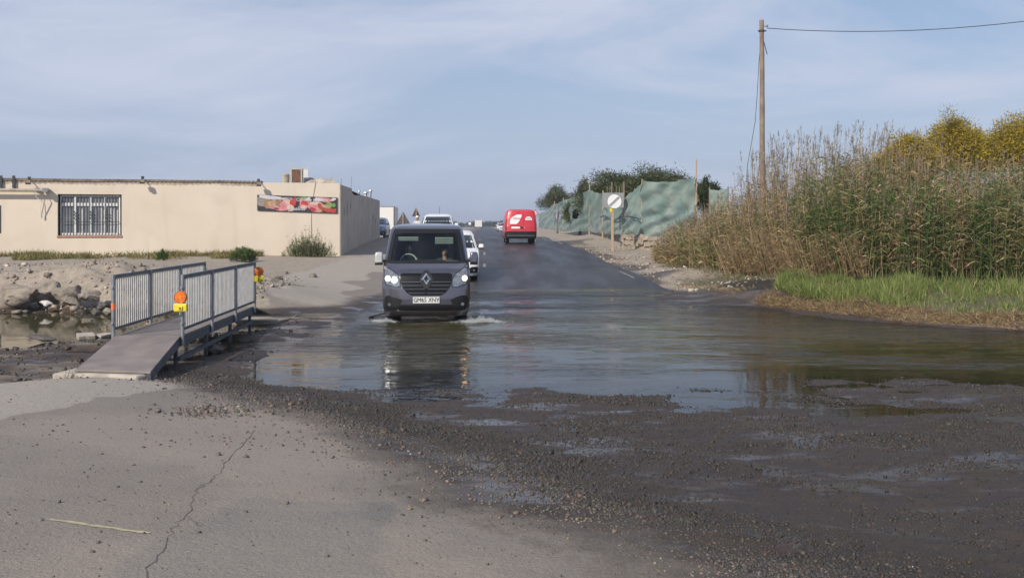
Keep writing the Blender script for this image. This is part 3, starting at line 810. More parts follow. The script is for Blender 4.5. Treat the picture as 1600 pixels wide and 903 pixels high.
kv = (vx > road_right(vy) + .4) & (vx < road_right(vy) + 3.2) & (vy > 30)
pale_stones(vx[kv], vy[kv], np.clip(rng.lognormal(math.log(.028), .5, kv.sum()), .01, .10), 'verge_rubble', 'loose stones on the dirt verge before the stone wall')

# dark clods on the mud flat beside the ramp
mx_ = rng.uniform(-10.5, -2.9, 7000); my_ = rng.uniform(12.7, 22.5, 7000)
km = (land(mx_, my_) > -.01) & (land(mx_, my_) < .16) & (rng.random(7000) < np.clip(.4 + 2.2 * fbm(mx_ / .7, my_ / .5, 211, 3), .04, 1))
o_ = stones(km.sum(), mx_[km], my_[km], np.clip(rng.lognormal(math.log(.012), .6, km.sum()), .004, .06) * np.where(mx_[km] > -5.2, .65, 1.0), 'mud_clods', M['gravel'], 'dark wet clods on the mud flat beside the ramp', 'mud')
a_ = o_.data.attributes['tint']; n_ = len(o_.data.vertices)
a_.data.foreach_set('color', np.concatenate([np.repeat(np.exp(rng.normal(0, .4, (n_ // 8, 1))) * np.array([[.075, .062, .05]]), 8, 0), np.ones((n_, 1))], 1).astype(np.float32).ravel())
# ------------------------------------------------------------------ the low cream building
A0 = Vector((-21.0, 40.8, 0)); C0 = Vector((-7.56, 44.0, 0)); B0 = Vector((-10.5, 79.0, 0))
fd = (C0 - A0).normalized(); fn = Vector((fd.y, -fd.x, 0))           # along the front, and out of it
L0 = C0 - fd * 22.0                                                     # the front goes on past the picture's edge
ZB, ZT = 0.35, 3.98
def front(s, z, out=0.0):
    """point on the front wall, s metres left of its corner"""
    p = C0 - fd * s + fn * out; return Vector((p.x, p.y, z))
def front_px(px, py, out=0.0):
    """point on the front wall that shows at a photo pixel"""
    t = (px - 800) / FPX
    # solve (C0 - fd*s + fn*out).x = t * y
    ax, ay = C0.x + fn.x * out, C0.y + fn.y * out
    s = (ax - t * ay) / (fd.x - t * fd.y)
    y = ay - fd.y * s
    return s, CZ - (py - HZ) / FPX * y
def top_z(s): return 3.985 + .02 * min(s, 14) / 14
bld = empty('building', (C0.x, C0.y, ZB), 0, 'long low cream rendered building with barred window and meat banner', 'building')
def bl(p): return Vector(p) - Vector((C0.x, C0.y, ZB))
s_r, z_t = front_px(190, 304); s_l, _ = front_px(90, 304); _, z_b = front_px(140, 368)
s2_r = front_px(2, 345)[0]; z2t = front_px(1, 300)[1] - .95
mb = MB()
def fquad(s0, s1, z0, z1, out=0.0):
    """front wall piece between two distances from the corner (s0 > s1)"""
    mb.add([bl(front(s0, z0, out)), bl(front(s1, z0, out)), bl(front(s1, z1, out)), bl(front(s0, z1, out))], [(0, 1, 2, 3)])
SL = 22.0; CR = .09
# front with one window hole, corner rounded in plan by three narrow strips
cuts = [SL, s2_r + .6, s2_r, s_l, s_r, CR]
for a, b in zip(cuts[:-1], cuts[1:]):
    if (a, b) == (s_l, s_r):
        fquad(a, b, ZB, z_b); fquad(a, b, z_t, ZT)
    else:
        fquad(a, b, ZB, ZT)
DEP = .22
for (a, za, b, zb_) in ((s_l, z_b, s_l, z_t), (s_l, z_t, s_r, z_t), (s_r, z_t, s_r, z_b), (s_r, z_b, s_l, z_b)):
    mb.add([bl(front(a, za)), bl(front(b, zb_)), bl(front(b, zb_, -DEP)), bl(front(a, za, -DEP))], [(0, 1, 2, 3)])
# rounded corner and the long side in the shade, its top stepping down
sd = (B0 - C0).normalized(); sn = Vector((sd.y, -sd.x, 0))
def side(t, z, out=0.0):
    p = C0 + sd * t + sn * out; return Vector((p.x, p.y, z))
arc = []
for k in range(6):
    a = k / 5 * math.pi / 2
    q = (1 - k / 5) ** 2 * (C0 - fd * CR) + 2 * (1 - k / 5) * (k / 5) * C0 + (k / 5) ** 2 * (C0 + sd * CR)
    arc.append(q)
for k in range(5):
    a, b = arc[k], arc[k + 1]
    mb.add([bl((a.x, a.y, ZB)), bl((b.x, b.y, ZB)), bl((b.x, b.y, ZT - .06 * (k + 1) / 5)), bl((a.x, a.y, ZT - .06 * k / 5))], [(0, 1, 2, 3)])
wall = mb.build('wall', M['wall_cream'], bld, smooth=True)
mb = MB()
LS = (B0 - C0).length
stations = [(CR, ZT - .06), (3, ZT - .03), (6.2, ZT), (6.6, ZT - .22), (8, ZT - .28), (14, ZT - .1), (20, ZT - .03), (28, ZT + .05), (LS, ZT + .12)]
for (t0, h0), (t1, h1) in zip(stations[:-1], stations[1:]):
    mb.add([bl(side(t0, ZB)), bl(side(t1, ZB + .4)), bl(side(t1, h1)), bl(side(t0, h0))], [(0, 1, 2, 3)])
    mb.add([bl(side(t0, h0)), bl(side(t1, h1)), bl(side(t1, h1, -.25)), bl(side(t0, h0, -.25))], [(0, 1, 2, 3)])
# end wall, rear and left end
BL = B0 - fd * 22
for a, b in ((B0, BL), (BL, L0)):
    mb.add([bl((a.x, a.y, ZB)), bl((b.x, b.y, ZB)), bl((b.x, b.y, ZT)), bl((a.x, a.y, ZT))], [(0, 1, 2, 3)])
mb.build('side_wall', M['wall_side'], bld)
M['damp'] = mat('damp_stain', (.06, .055, .05), .95, var=.4)
# black streaks of mould on the side wall
for (t, z0, z1, w) in ((1.5, 2.55, 2.98, .22), (3.2, 2.6, 3.3, .28), (5.2, 3.0, 3.25, .25), (25, 2.5, 2.95, .7), (28, 2.3, 2.65, .6)):
    mb = MB(); mb.add([bl(side(t, z0, .006)), bl(side(t + w * .6, z0 - .05, .006)), bl(side(t + w, (z0 + z1) / 2, .006)), bl(side(t + w * .7, z1, .006)), bl(side(t + w * .2, z1 - .1, .006))], [(0, 1, 2, 3, 4)])
    mb.build('damp_stain', M['damp'], bld)
# roof: corrugated sheets, their wavy ends showing along the top of the front
mb = MB()
nW = 420
vs = []
for k in range(nW + 1):
    s = SL - (SL - 3.4) * k / nW
    zz = ZT + .045 + .02 * math.sin(s / .177 * 2 * math.pi) + .03 * float(vnoise(s / 1.3, 2.2, 5))
    sag = .06 + .035 * float(vnoise(s / 2.1, 7.7, 9))
    vs += [bl(front(s, zz - sag, .05)), bl(front(s, zz + .02, .05)), bl(front(s, zz + .25, -7.0))]
fs = []
for k in range(nW):
    fs += [(3 * k, 3 * k + 3, 3 * k + 4, 3 * k + 1), (3 * k + 1, 3 * k + 4, 3 * k + 5, 3 * k + 2)]
mb.add(vs, fs)
mb.build('roof', M['roof_edge'], bld)
mb = MB()
mb.add([bl(front(3.4, ZT - .03, -.05)), bl(front(.3, ZT - .05, -.05)), bl(side(.4, ZT - .08, -.05)), bl(side(LS, ZT - .1, -.05)), bl((BL.x, BL.y, ZT - .05)), bl(front(SL, ZT - .05, -.05))], [(0, 1, 2, 3, 4, 5)])
mb.build('roof_slab', M['roof_sheet'], bld)

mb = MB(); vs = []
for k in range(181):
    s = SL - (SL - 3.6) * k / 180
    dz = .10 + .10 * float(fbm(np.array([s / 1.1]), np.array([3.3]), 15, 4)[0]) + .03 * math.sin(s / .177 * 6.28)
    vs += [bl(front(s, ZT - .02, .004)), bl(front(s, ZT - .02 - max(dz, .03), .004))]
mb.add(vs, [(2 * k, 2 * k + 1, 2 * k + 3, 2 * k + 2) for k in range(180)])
mb.build('eaves_stain_shade', mat('eaves_stain_shade', (.46, .38, .30), .95, var=.3, scale=3, detail=8), bld)  # brown stain and the shadow below the roof edge, painted together as one strip
# window: white frame with four casements, panes, curtain strips, iron grille, sill
ww, wh = s_l - s_r, z_t - z_b
sc_ = (s_l + s_r) / 2
def wp(u, v, out):      # u 0..1 from the left, v 0..1 from the bottom
    return bl(front(s_l - ww * u, z_b + wh * v, out))
win = MB()
def strip(b_, u0, u1, v0, v1, o0, o1):
    ps = [wp(u0, v0, o1), wp(u1, v0, o1), wp(u1, v1, o1), wp(u0, v1, o1), wp(u0, v0, o0), wp(u1, v0, o0), wp(u1, v1, o0), wp(u0, v1, o0)]
    b_.add(ps, [(0, 1, 2, 3), (7, 6, 5, 4), (0, 4, 5, 1), (1, 5, 6, 2), (2, 6, 7, 3), (3, 7, 4, 0)])
strip(win, .035, .965, .0, .06, -.2, -.13); strip(win, .035, .965, .94, 1, -.2, -.13)
strip(win, .03, .055, 0, 1, -.2, -.13); strip(win, .945, .97, 0, 1, -.2, -.13)
window = win.build('window', M['white_paint'], bld)
fr = MB(); strip(fr, .055, .945, .715, .79, -.195, -.125)
for u in (.262, .5, .735): strip(fr, u - .016, u + .016, .06, .94, -.192, -.122)
fr.build('frame', M['white_paint'], window)
for (u0, u1) in ((.06, .245), (.28, .482), (.518, .717), (.753, .942)):
    for (v0, v1) in ((.062, .713), (.792, .938)):
        p_ = MB(); strip(p_, u0, u1, v0, v1, -.19, -.175); p_.build('pane', M['window_glass'], window)
for u in (.36, .585, .66, .71, .81, .86, .915):
    cu_ = MB(); strip(cu_, u, u + .018, .065, .62 + .08 * random.random(), -.174, -.165)
    cu_.build('curtain_strip', M['curtain'], window)
gr = MB()
for k in range(19):
    u = .05 + .9 * k / 18
    gr.add(*[([wp(u - .004, .01, -.04), wp(u + .004, .01, -.04), wp(u + .004, .99, -.04), wp(u - .004, .99, -.04), wp(u - .004, .01, -.055), wp(u + .004, .01, -.055), wp(u + .004, .99, -.055), wp(u - .004, .99, -.055)]), [(0, 1, 2, 3), (7, 6, 5, 4), (0, 4, 5, 1), (1, 5, 6, 2), (2, 6, 7, 3), (3, 7, 4, 0)]])
for v in (.33, .985, .012): strip(gr, .03, .97, v - .006, v + .006, -.057, -.042)
for u in (.25, .5, .75):
    for v in (.42, .50, .57):
        gr.lathe([(.045, -.01), (.045, .01)], wp(u, v, -.05), 'y', 10)
gr.build('grille', M['iron'], window)
si = MB(); ps = [(-.02, -.055), (1.02, -.055), (1.02, 0), (-.02, 0)]
strip(si, -.01, 1.01, -.05, -.002, -.13, .03)
si.build('sill', M['terracotta'], window)
# neighbouring window, only its shutter's edge is in the picture
sh = MB(); sh.add([bl(front(s2_r + 1.4, z2t - .75, .004)), bl(front(s2_r, z2t - .75, .004)), bl(front(s2_r, z2t + .4, .004)), bl(front(s2_r + 1.4, z2t + .4, .004))], [(0, 1, 2, 3)])
sh.build('shutter', M['iron'], bld)

# rolled awning on the far left with brackets, crank and cord
aw_s, aw_z = front_px(70, 298)
aw = empty('rolled_awning', front(aw_s, aw_z, .0), 0, 'rolled awning on a pipe with hanging crank beside the barred window', 'awning')
def al(s, z, out): return front(s, z, out) - Vector(aw.location)
a_ = MB(); a_.tube([al(aw_s + 6, aw_z, .26), al(aw_s, aw_z, .26)], .07, 10); a_.build('roller', M['roof_sheet'], aw, smooth=True)
a_ = MB(); a_.box(al(aw_s - .08, aw_z + .01, .22), (.2, .36, .16), math.atan2(fd.y, fd.x)); a_.build('end_bracket', M['galv'], aw)
for px in (22, 2):
    s_, z_ = front_px(px, 285); a_ = MB(); a_.box(al(s_, z_ + .02, .05), (.1, .1, .5), math.atan2(fd.y, fd.x)); a_.build('bracket', M['iron'], aw)
crank = [front_px(67, 302), front_px(72, 310), front_px(66, 335), front_px(66, 341)]
a_ = MB(); a_.tube([al(crank[0][0], crank[0][1], .24), al(crank[1][0], crank[1][1], .2), al(crank[2][0], crank[2][1], .1), al(crank[3][0], crank[3][1], .1)], .018, 6); a_.build('crank', M['galv'], aw)
c2 = [front_px(55, 301), front_px(58, 308), front_px(63, 313), front_px(65, 338)]
a_ = MB(); a_.tube([al(s, z, .16) for s, z in c2], .012, 5); a_.build('cord', M['white_paint'], aw)

# floodlights under the eaves
def floodlight(px, py, label):
    s_, z_ = front_px(px, py)
    o = empty('floodlight', front(s_, z_, 0), math.atan2(fd.y, fd.x), label, 'floodlight', 'floodlights under the eaves')
    b_ = MB(); b_.tube([(0, 0, .12), (0, -.16, .1), (.02, -.30, .02)], .022, 6); b_.build('arm', M['iron'], o)
    b_ = MB(); b_.box((.02, -.33, -.04), (.2, .12, .15), 0, rx=-.5); b_.build('lamp_housing', M['roof_edge'], o, bevel=.01)
    b_ = MB(); b_.box((.02, -.39, -.072), (.15, .012, .11), 0, rx=-.5); b_.build('lamp_glass', M['dark_glass'], o)
    b_ = MB(); b_.box((0, -.02, .14), (.12, .05, .12)); b_.build('wall_plate', M['iron'], o)
floodlight(46, 284, 'small floodlight under the eaves above the rolled awning')
floodlight(223, 283, 'small floodlight under the eaves right of the barred window')
floodlight(404, 287, 'small floodlight under the eaves above the banner corner')

# roof top: old air conditioner, cistern, white box, bent sheet
def roof_thing(name, label, cat, px, D):
    p = P(px, 280, D); return empty(name, (p.x, p.y, ZT - .045), math.atan2(fd.y, fd.x), label, cat)
zt = lambda py, D: CZ - (py - HZ) / FPX * D - (ZT - .045)
o = roof_thing('air_conditioner', 'old box air conditioner with rusty square front on the roof corner', 'air conditioner', 464, 44.6)
h1 = zt(262, 44.6)
b_ = MB(); b_.box((0, .3, h1 / 2), (.58, .6, h1)); b_.build('casing', M['roof_sheet'], o, bevel=.012)
b_ = MB(); b_.box((-.03, -.008, h1 / 2), (.40, .03, h1 * .72)); b_.build('rusty_panel', mat('rust', (.17, .09, .055), .9, var=.4, scale=8), o)
b_ = MB()
for sx in (-.25, .19): b_.box((sx, -.02, h1 / 2), (.045, .045, h1 * .86))
for sz in (.09, .91): b_.box((-.03, -.021, h1 * sz), (.48, .044, .05))
b_.build('front_frame', M['galv_light'], o)
o = roof_thing('water_cistern', 'low round grey cistern on the roof beside the box air conditioner', 'cistern', 446, 44.8)
h2 = zt(271, 44.8)
b_ = MB(); b_.lathe([(.16, 0), (.17, h2 * .1), (.175, h2 * .85), (.15, h2 * .95), (.05, h2)], (0, .1, 0), n=18); b_.build('tank', M['concrete'], o, smooth=True)
b_ = MB(); b_.lathe([(.185, h2 * .80), (.19, h2 * .86)], (0, .1, 0), n=18); b_.build('rim', M['roof_sheet'], o)
o = roof_thing('vent_box', 'small white box behind the box air conditioner on the roof', 'box', 478, 45.6)
h3 = zt(264, 45.6)
b_ = MB(); b_.box((0, .2, h3 / 2), (.2, .3, h3)); b_.build('housing', M['white_paint'], o, bevel=.01)
b_ = MB(); b_.box((0, .2, h3 + .012), (.24, .34, .025)); b_.build('lid', M['white_paint'], o)
o = roof_thing('roof_sheet_scrap', 'bent pale metal sheet lying on the roof edge', 'metal sheet', 500, 44.7)
h4 = zt(273, 44.7)
b_ = MB()
xs_ = np.linspace(-.62, .62, 14)
for i in range(13):
    def zf(x, y): return .05 + h4 * .72 * (1 - ((x + .1) / .75) ** 2 * .3) * (y / .8) * .9 + .02 * math.sin(x * 12)
    for (y0, y1) in ((0, .4), (.4, .8)):
        b_.add([(xs_[i], y0, zf(xs_[i], y0)), (xs_[i + 1], y0, zf(xs_[i + 1], y0)), (xs_[i + 1], y1, zf(xs_[i + 1], y1)), (xs_[i], y1, zf(xs_[i], y1))], [(0, 1, 2, 3)])
sh_ = b_.build('bent_sheet', M['roof_sheet'], o)
md = sh_.modifiers.new('thick', 'SOLIDIFY'); md.thickness = .012
b_ = MB(); b_.box((.0, .08, .03), (1.35, .14, .07)); b_.build('batten', M['roof_edge'], o)
b_ = MB(); b_.prism([(.40, .06), (.72, .06), (.52, h4 * .82)], .0, .5); b_.build('peaked_end', M['roof_sheet'], o)
# stub posts and a wire upright on the side wall's top
PL = iter(['stub pipe nearest the front corner on the shaded side wall', 'thin wire upright at the step in the side wall top', 'low vent pipe on the middle of the side wall top', 'wide low vent pipe on the far half of the side wall', 'tallest vent pipe near the far end of the side wall'])
for t, h, r in ((1.2, .28, .02), (7.2, .85, .018), (13, .22, .05), (19, .25, .12), (24, .5, .10)):
    p = side(t, np.interp(t, [a for a, _ in stations], [b for _, b in stations]) - .02, -.12)
    b_ = MB(); b_.tube([(0, 0, 0), (.03, 0, h)], [r, r * .8], 7)
    b_.tube([(.03, 0, h - .01), (.03, 0, h + .06)], [r * 1.6, r * 1.3], 7)
    ob = b_.build('vent_pipe', M['galv'], None, loc=p)
    tag(ob, next(PL), 'pipe', 'pipes on the side wall')

# banner with cured meats; cable running down the wall behind it
bs_l, bz_t = front_px(402, 304.5); bs_r, bz_t2 = front_px(527, 309); _, bz_b = front_px(402, 329); _, bz_b2 = front_px(527, 333.5)
ban = empty('banner', front(bs_l, bz_b, .0), 0, 'wide printed banner of hams and sliced meats on the cream wall', 'banner')
bw = bs_l - bs_r
def bp_(u, v, out):
    s = bs_l - bw * u
    z0 = bz_b + (bz_b2 - bz_b) * u; z1 = bz_t + (bz_t2 - bz_t) * u
    return front(s, z0 + (z1 - z0) * v, out) - Vector(ban.location)
b_ = MB()
b_.add([bp_(0, 0, .05), bp_(1, 0, .05), bp_(1, 1, .05), bp_(0, 1, .05), bp_(0, 0, .015), bp_(1, 0, .015), bp_(1, 1, .015), bp_(0, 1, .015)], [(0, 1, 2, 3), (7, 6, 5, 4), (0, 4, 5, 1), (1, 5, 6, 2), (2, 6, 7, 3), (3, 7, 4, 0)])
b_.build('board', mat('banner_dark', (.045, .042, .048), .5, var=.4, scale=4), ban)
def pm(nm, c, c2=None): return mat('print_' + nm, c, .5, c2=c2 or tuple(v * .62 for v in c), scale=9, detail=6)
PR = dict(grey=pm('grey', (.36, .33, .30)), ham=pm('ham', (.45, .26, .15)), tan=pm('tan', (.60, .40, .26)), pink=pm('pink', (.72, .33, .33), (.52, .17, .2)), pale=pm('pale', (.75, .55, .46), (.6, .36, .3)),
          red=pm('red', (.62, .09, .08), (.4, .04, .05)), brick=pm('brick', (.50, .11, .07), (.33, .06, .04)), green=pm('green', (.25, .42, .12), (.1, .24, .05)), white=pm('white', (.72, .71, .74), (.5, .47, .5)), plum=pm('plum', (.3, .06, .12)))
blobs = [('grey', .06, .60, .08, .32, 0), ('white', .17, .86, .17, .13, -.1), ('ham', .135, .45, .06, .28, .2), ('tan', .20, .45, .07, .24, -.3), ('ham', .27, .52, .05, .22, .1), ('pink', .27, .17, .11, .13, -.05), ('plum', .235, .16, .035, .06, 0),
         ('pale', .37, .52, .075, .30, -.5), ('pink', .34, .34, .075, .2, -.6), ('pale', .41, .25, .05, .22, -.9), ('red', .445, .63, .04, .28, -.25), ('green', .565, .9, .05, .09, .2), ('white', .62, .78, .05, .14, .5),
         ('pink', .585, .52, .072, .34, -.3), ('red', .585, .58, .045, .18, -.3), ('pale', .58, .35, .04, .1, 0), ('pale', .75, .52, .1, .16, -.2), ('pink', .71, .27, .075, .25, -.35), ('red', .69, .2, .04, .13, -.3),
         ('brick', .78, .4, .025, .24, .35), ('brick', .80, .22, .03, .2, .2), ('tan', .775, .12, .025, .12, .2), ('brick', .85, .3, .03, .24, .45), ('brick', .90, .2, .04, .18, .4), ('red', .95, .14, .04, .13, .3), ('tan', .86, .42, .06, .1, -.2),
         ('pink', .85, .82, .1, .15, -.05), ('white', .76, .82, .06, .12, 0), ('white', .95, .88, .035, .08, .3), ('green', .90, .56, .045, .12, -.3), ('green', .95, .50, .03, .13, .2)]
for i, (cn, u, v, ru, rv, rot) in enumerate(blobs):
    b_ = MB(); ps = []
    asp = bw / (bz_t - bz_b)
    for k in range(18):
        a = 2 * math.pi * k / 18; rr_ = 1 + .13 * math.sin(3 * a + i) + .08 * math.sin(5 * a + 2 * i)
        du, dv = ru * asp * math.cos(a) * rr_, rv * math.sin(a) * rr_
        uu = u + (du * math.cos(rot) - dv * math.sin(rot)) / asp; vv = v + du * math.sin(rot) + dv * math.cos(rot)
        ps.append(bp_(min(max(uu, .004), .996), min(max(vv, .015), .985), .0515 + .0006 * i))
    b_.add(ps, [tuple(range(18))])
    b_.build('printed_meat', PR[cn], ban)
fr_rot = (math.radians(90), 0, math.atan2(fd.y, fd.x))
lettering('lettering', 'Ranch Iberico', .20, M['sign_white'], ban, bp_(.27, .82, .075), fr_rot, xscale=1.0)
lettering('lettering', 'Cortes y jamones', .19, M['sign_white'], ban, bp_(.68, .80, .078), fr_rot, xscale=1.0)
lettering('lettering', 'Joselito', .24, M['sign_white'], ban, bp_(.49, .2, .078), fr_rot)
b_ = MB()
k0, k1, k2 = front_px(493, 285), front_px(490, 304), front_px(486, 372)
b_.tube([front(*k0, .012), front(*k1, .006), front(*front_px(486.5, 331), .006), front(*k2, .012)], .014, 6)
ob = b_.build('downpipe', M['concrete']); tag(ob, 'thin pipe running down the cream wall behind the banner', 'pipe')

# ------------------------------------------------------------------ footbridge over the ditch
DK = .50                                                   # deck level
Rn, Rf = Vector((-4.80, 14.5, DK)), Vector((-5.12, 19.8, DK))
Ln, Lf = Vector((-5.81, 14.5, DK)), Vector((-6.11, 19.8, DK))
fb = empty('footbridge', ((Rn + Ln) / 2).to_tuple()[:2] + (0,), 0, 'temporary steel footbridge with picket railings over the ditch', 'footbridge')
def fl(p): return Vector(p) - Vector(fb.location)
def quadslab(name, a, b, c, d_, th, material, bev=.004):
    q = MB(); t = Vector((0, 0, th))
    pts = [Vector(p) for p in (a, b, c, d_)]
    q.add([fl(p) for p in pts] + [fl(p - t) for p in pts], [(0, 1, 2, 3), (7, 6, 5, 4), (0, 4, 5, 1), (1, 5, 6, 2), (2, 6, 7, 3), (3, 7, 4, 0)])
    return q.build(name, material, fb, bevel=bev)
mx = Vector((-.03, 0, 0))
edges = [Ln.lerp(Lf, t) for t in (0, .335, .67, 1)], [Rn.lerp(Rf, t) for t in (0, .335, .67, 1)]
for i in range(3):                                          # three deck boards
    g = Vector((0, .006, 0))
    quadslab('deck_board', edges[0][i] - mx + g, edges[1][i] + mx + g, edges[1][i + 1] + mx - g, edges[0][i + 1] - mx - g, .03, M['ply'])
rl, rr2 = P(118, 576, 12.95), P(235, 584, 12.75)
rl.z = .235; rr2.z = .235
quadslab('ramp', rl, rr2, Rn + mx - Vector((0, .008, 0)), Ln - mx - Vector((0, .008, 0)), .03, M['ply'])
fe = Vector((0, 1.5, -.28))
quadslab('far_ramp', Lf - mx + Vector((0, .008, 0)), Rf + mx + Vector((0, .008, 0)), Rf + mx + fe, Lf - mx + fe, .03, M['ply'])
for a, b in ((Rn, Rf), (Ln, Lf)):                           # side girders, the lower brace and the ramp's cheeks
    s = -.055 if a is Rn else .055
    q = MB(); q.bar(fl(a + Vector((s, 0, -.09))), fl(b + Vector((s, 0, -.09))), .05, .13); q.build('girder', M['steel_dark'], fb, bevel=.005)
    q = MB(); q.bar(fl(a + Vector((s, 0, -.34))), fl(b + Vector((s, 0, -.30))), .045, .06); q.build('lower_brace', M['steel_dark'], fb)
q = MB(); q.bar(fl(rr2 + Vector((-.03, .02, -.07))), fl(Rn + Vector((-.055, -.03, -.10))), .05, .11); q.build('ramp_cheek', M['steel_dark'], fb)
q = MB(); q.bar(fl(rl + Vector((.03, .02, -.07))), fl(Ln + Vector((.055, -.03, -.10))), .05, .11); q.build('ramp_cheek', M['steel_dark'], fb)
RH = .86
for a, b, s in ((Rn, Rf, 1), (Ln, Lf, -1)):
    off = Vector((0, 0, 0))
    posts = [a.lerp(b, t) + off for t in (.0, .335, .67, 1)]
    for p in posts:
        foot = min(gz(p.x, p.y), -.02) - .05 if s > 0 else min(gz(p.x, p.y), .3) - .03
        q = MB(); q.tube([fl((p.x, p.y, DK - .12)), fl((p.x, p.y, DK + RH + .03))], .028, 10)
        po = q.build('post', M['galv'], fb, smooth=True)
        q = MB(); q.bar(fl((p.x - .10 * s, p.y, max(foot, -.25))), fl((p.x - .10 * s, p.y, DK - .05)), .05, .05); q.build('leg', M['steel_dark'], fb)
        for hz in (.18, .70):
            q = MB(); q.tube([fl((p.x, p.y, DK + hz - .02)), fl((p.x, p.y, DK + hz + .02))], .037, 10)
            q.bar(fl((p.x, p.y - .06, DK + hz)), fl((p.x, p.y + .06, DK + hz)), .03, .025); q.build('clamp', M['galv'], po)
    for i in range(3):
        p0, p1 = posts[i] - off * .0, posts[i + 1]
        e = (p1 - p0).normalized(); p0 = p0 + e * .05; p1 = p1 - e * .05
        up = lambda h: Vector((0, 0, h))
        q = MB()
        q.bar(fl(p0 + up(RH)), fl(p1 + up(RH)), .042, .05); q.bar(fl(p0 + up(.10)), fl(p1 + up(.10)), .035, .04)
        q.bar(fl(p0 + up(.1)), fl(p0 + up(RH)), .03, .03); q.bar(fl(p1 + up(.1)), fl(p1 + up(RH)), .03, .03)
        pan = q.build('rail_panel', M['steel_dark'], fb)
        for k in range(1, 17):
            c = p0.lerp(p1, k / 17)
            q = MB(); q.bar(fl(c + up(.115)), fl(c + up(RH - .02)), .012, .034); q.build('picket', M['galv_light'], pan)
tp = posts[0]
q = MB(); q.tube([fl((tp.x, tp.y, DK + .38)), fl((tp.x, tp.y, DK + .47))], .031, 10); q.build('orange_band', M['orange_tape'], fb)

def warning_lamp(loc, label, k=1.0):
    o = empty('warning_lamp', loc, 0, label, 'warning lamp', 'amber lamps on the footbridge')
    q = MB(); q.lathe([(.02, -.045), (.075, -.04), (.088, -.02), (.090, 0), (.088, .02), (.075, .04), (.02, .045)], (0, -.05, .15), 'y', 22); q.build('amber_lens', M['amber'], o, smooth=True)
    q = MB()
    for rr_ in (.03, .055, .078): q.lathe([(rr_, -.047 + rr_ * .12), (rr_ + .006, -.05 + rr_ * .12), (rr_ + .012, -.045 + rr_ * .12)], (0, -.05, .15), 'y', 22)
    q.build('lens_ring', mat('amber_dark', (.55, .10, .01), .3), o)
    q = MB(); q.box((0, -.055, 0), (.19, .085, .115)); bx_ = q.build('battery_box', M['yellow_box'], o, bevel=.012)
    q = MB(); q.box((.005, -.105, -.005), (.06, .02, .05)); q.build('lock_boss', M['yellow_box'], bx_)
    q = MB(); q.lathe([(.012, -.006), (.012, .006)], (.005, -.118, -.005), 'y', 10); q.build('key_hole', M['ink'], bx_)
    q = MB(); q.box((0, -.05, .068), (.05, .05, .03)); q.build('neck', M['yellow_box'], o)
    q = MB(); q.box((-.0, -.005, 0), (.05, .03, .06)); q.build('post_bracket', M['galv'], o)
    return o
rp0 = Rn; rp3 = Rf
warning_lamp((rp0.x + .01, rp0.y - .045, DK + .42), 'amber warning lamp on yellow box strapped to near bridge post')
w2 = warning_lamp((rp3.x + .07, rp3.y - .01, DK + .55), 'amber warning lamp on yellow box at the far bridge post')
w2.rotation_euler = (0, 0, .5)
# concrete footing under the ramp's toe
q = MB(); ps = []
for k, (x, y) in enumerate(((-5.95, 12.86), (-5.3, 12.80), (-4.78, 12.66), (-4.66, 12.85), (-4.72, 13.25), (-5.85, 13.4))):
    ps.append((x, y))
q.prism(ps, .02, .198, 'z'); ob = q.build('footing', M['concrete'], None, bevel=.03)
tag(ob, 'worn concrete footing under the toe of the footbridge ramp', 'concrete slab')
q = MB(); q.prism([(-6.3, 21.2), (-5.0, 21.2), (-4.85, 21.7), (-5.4, 22.1), (-6.2, 22.0)], -.1, .085, 'z'); ob = q.build('far_footing', M['rock'], None, bevel=.03)
ob.name = 'landing_slab'; tag(ob, 'concrete landing slab at the far end of the footbridge', 'concrete slab')

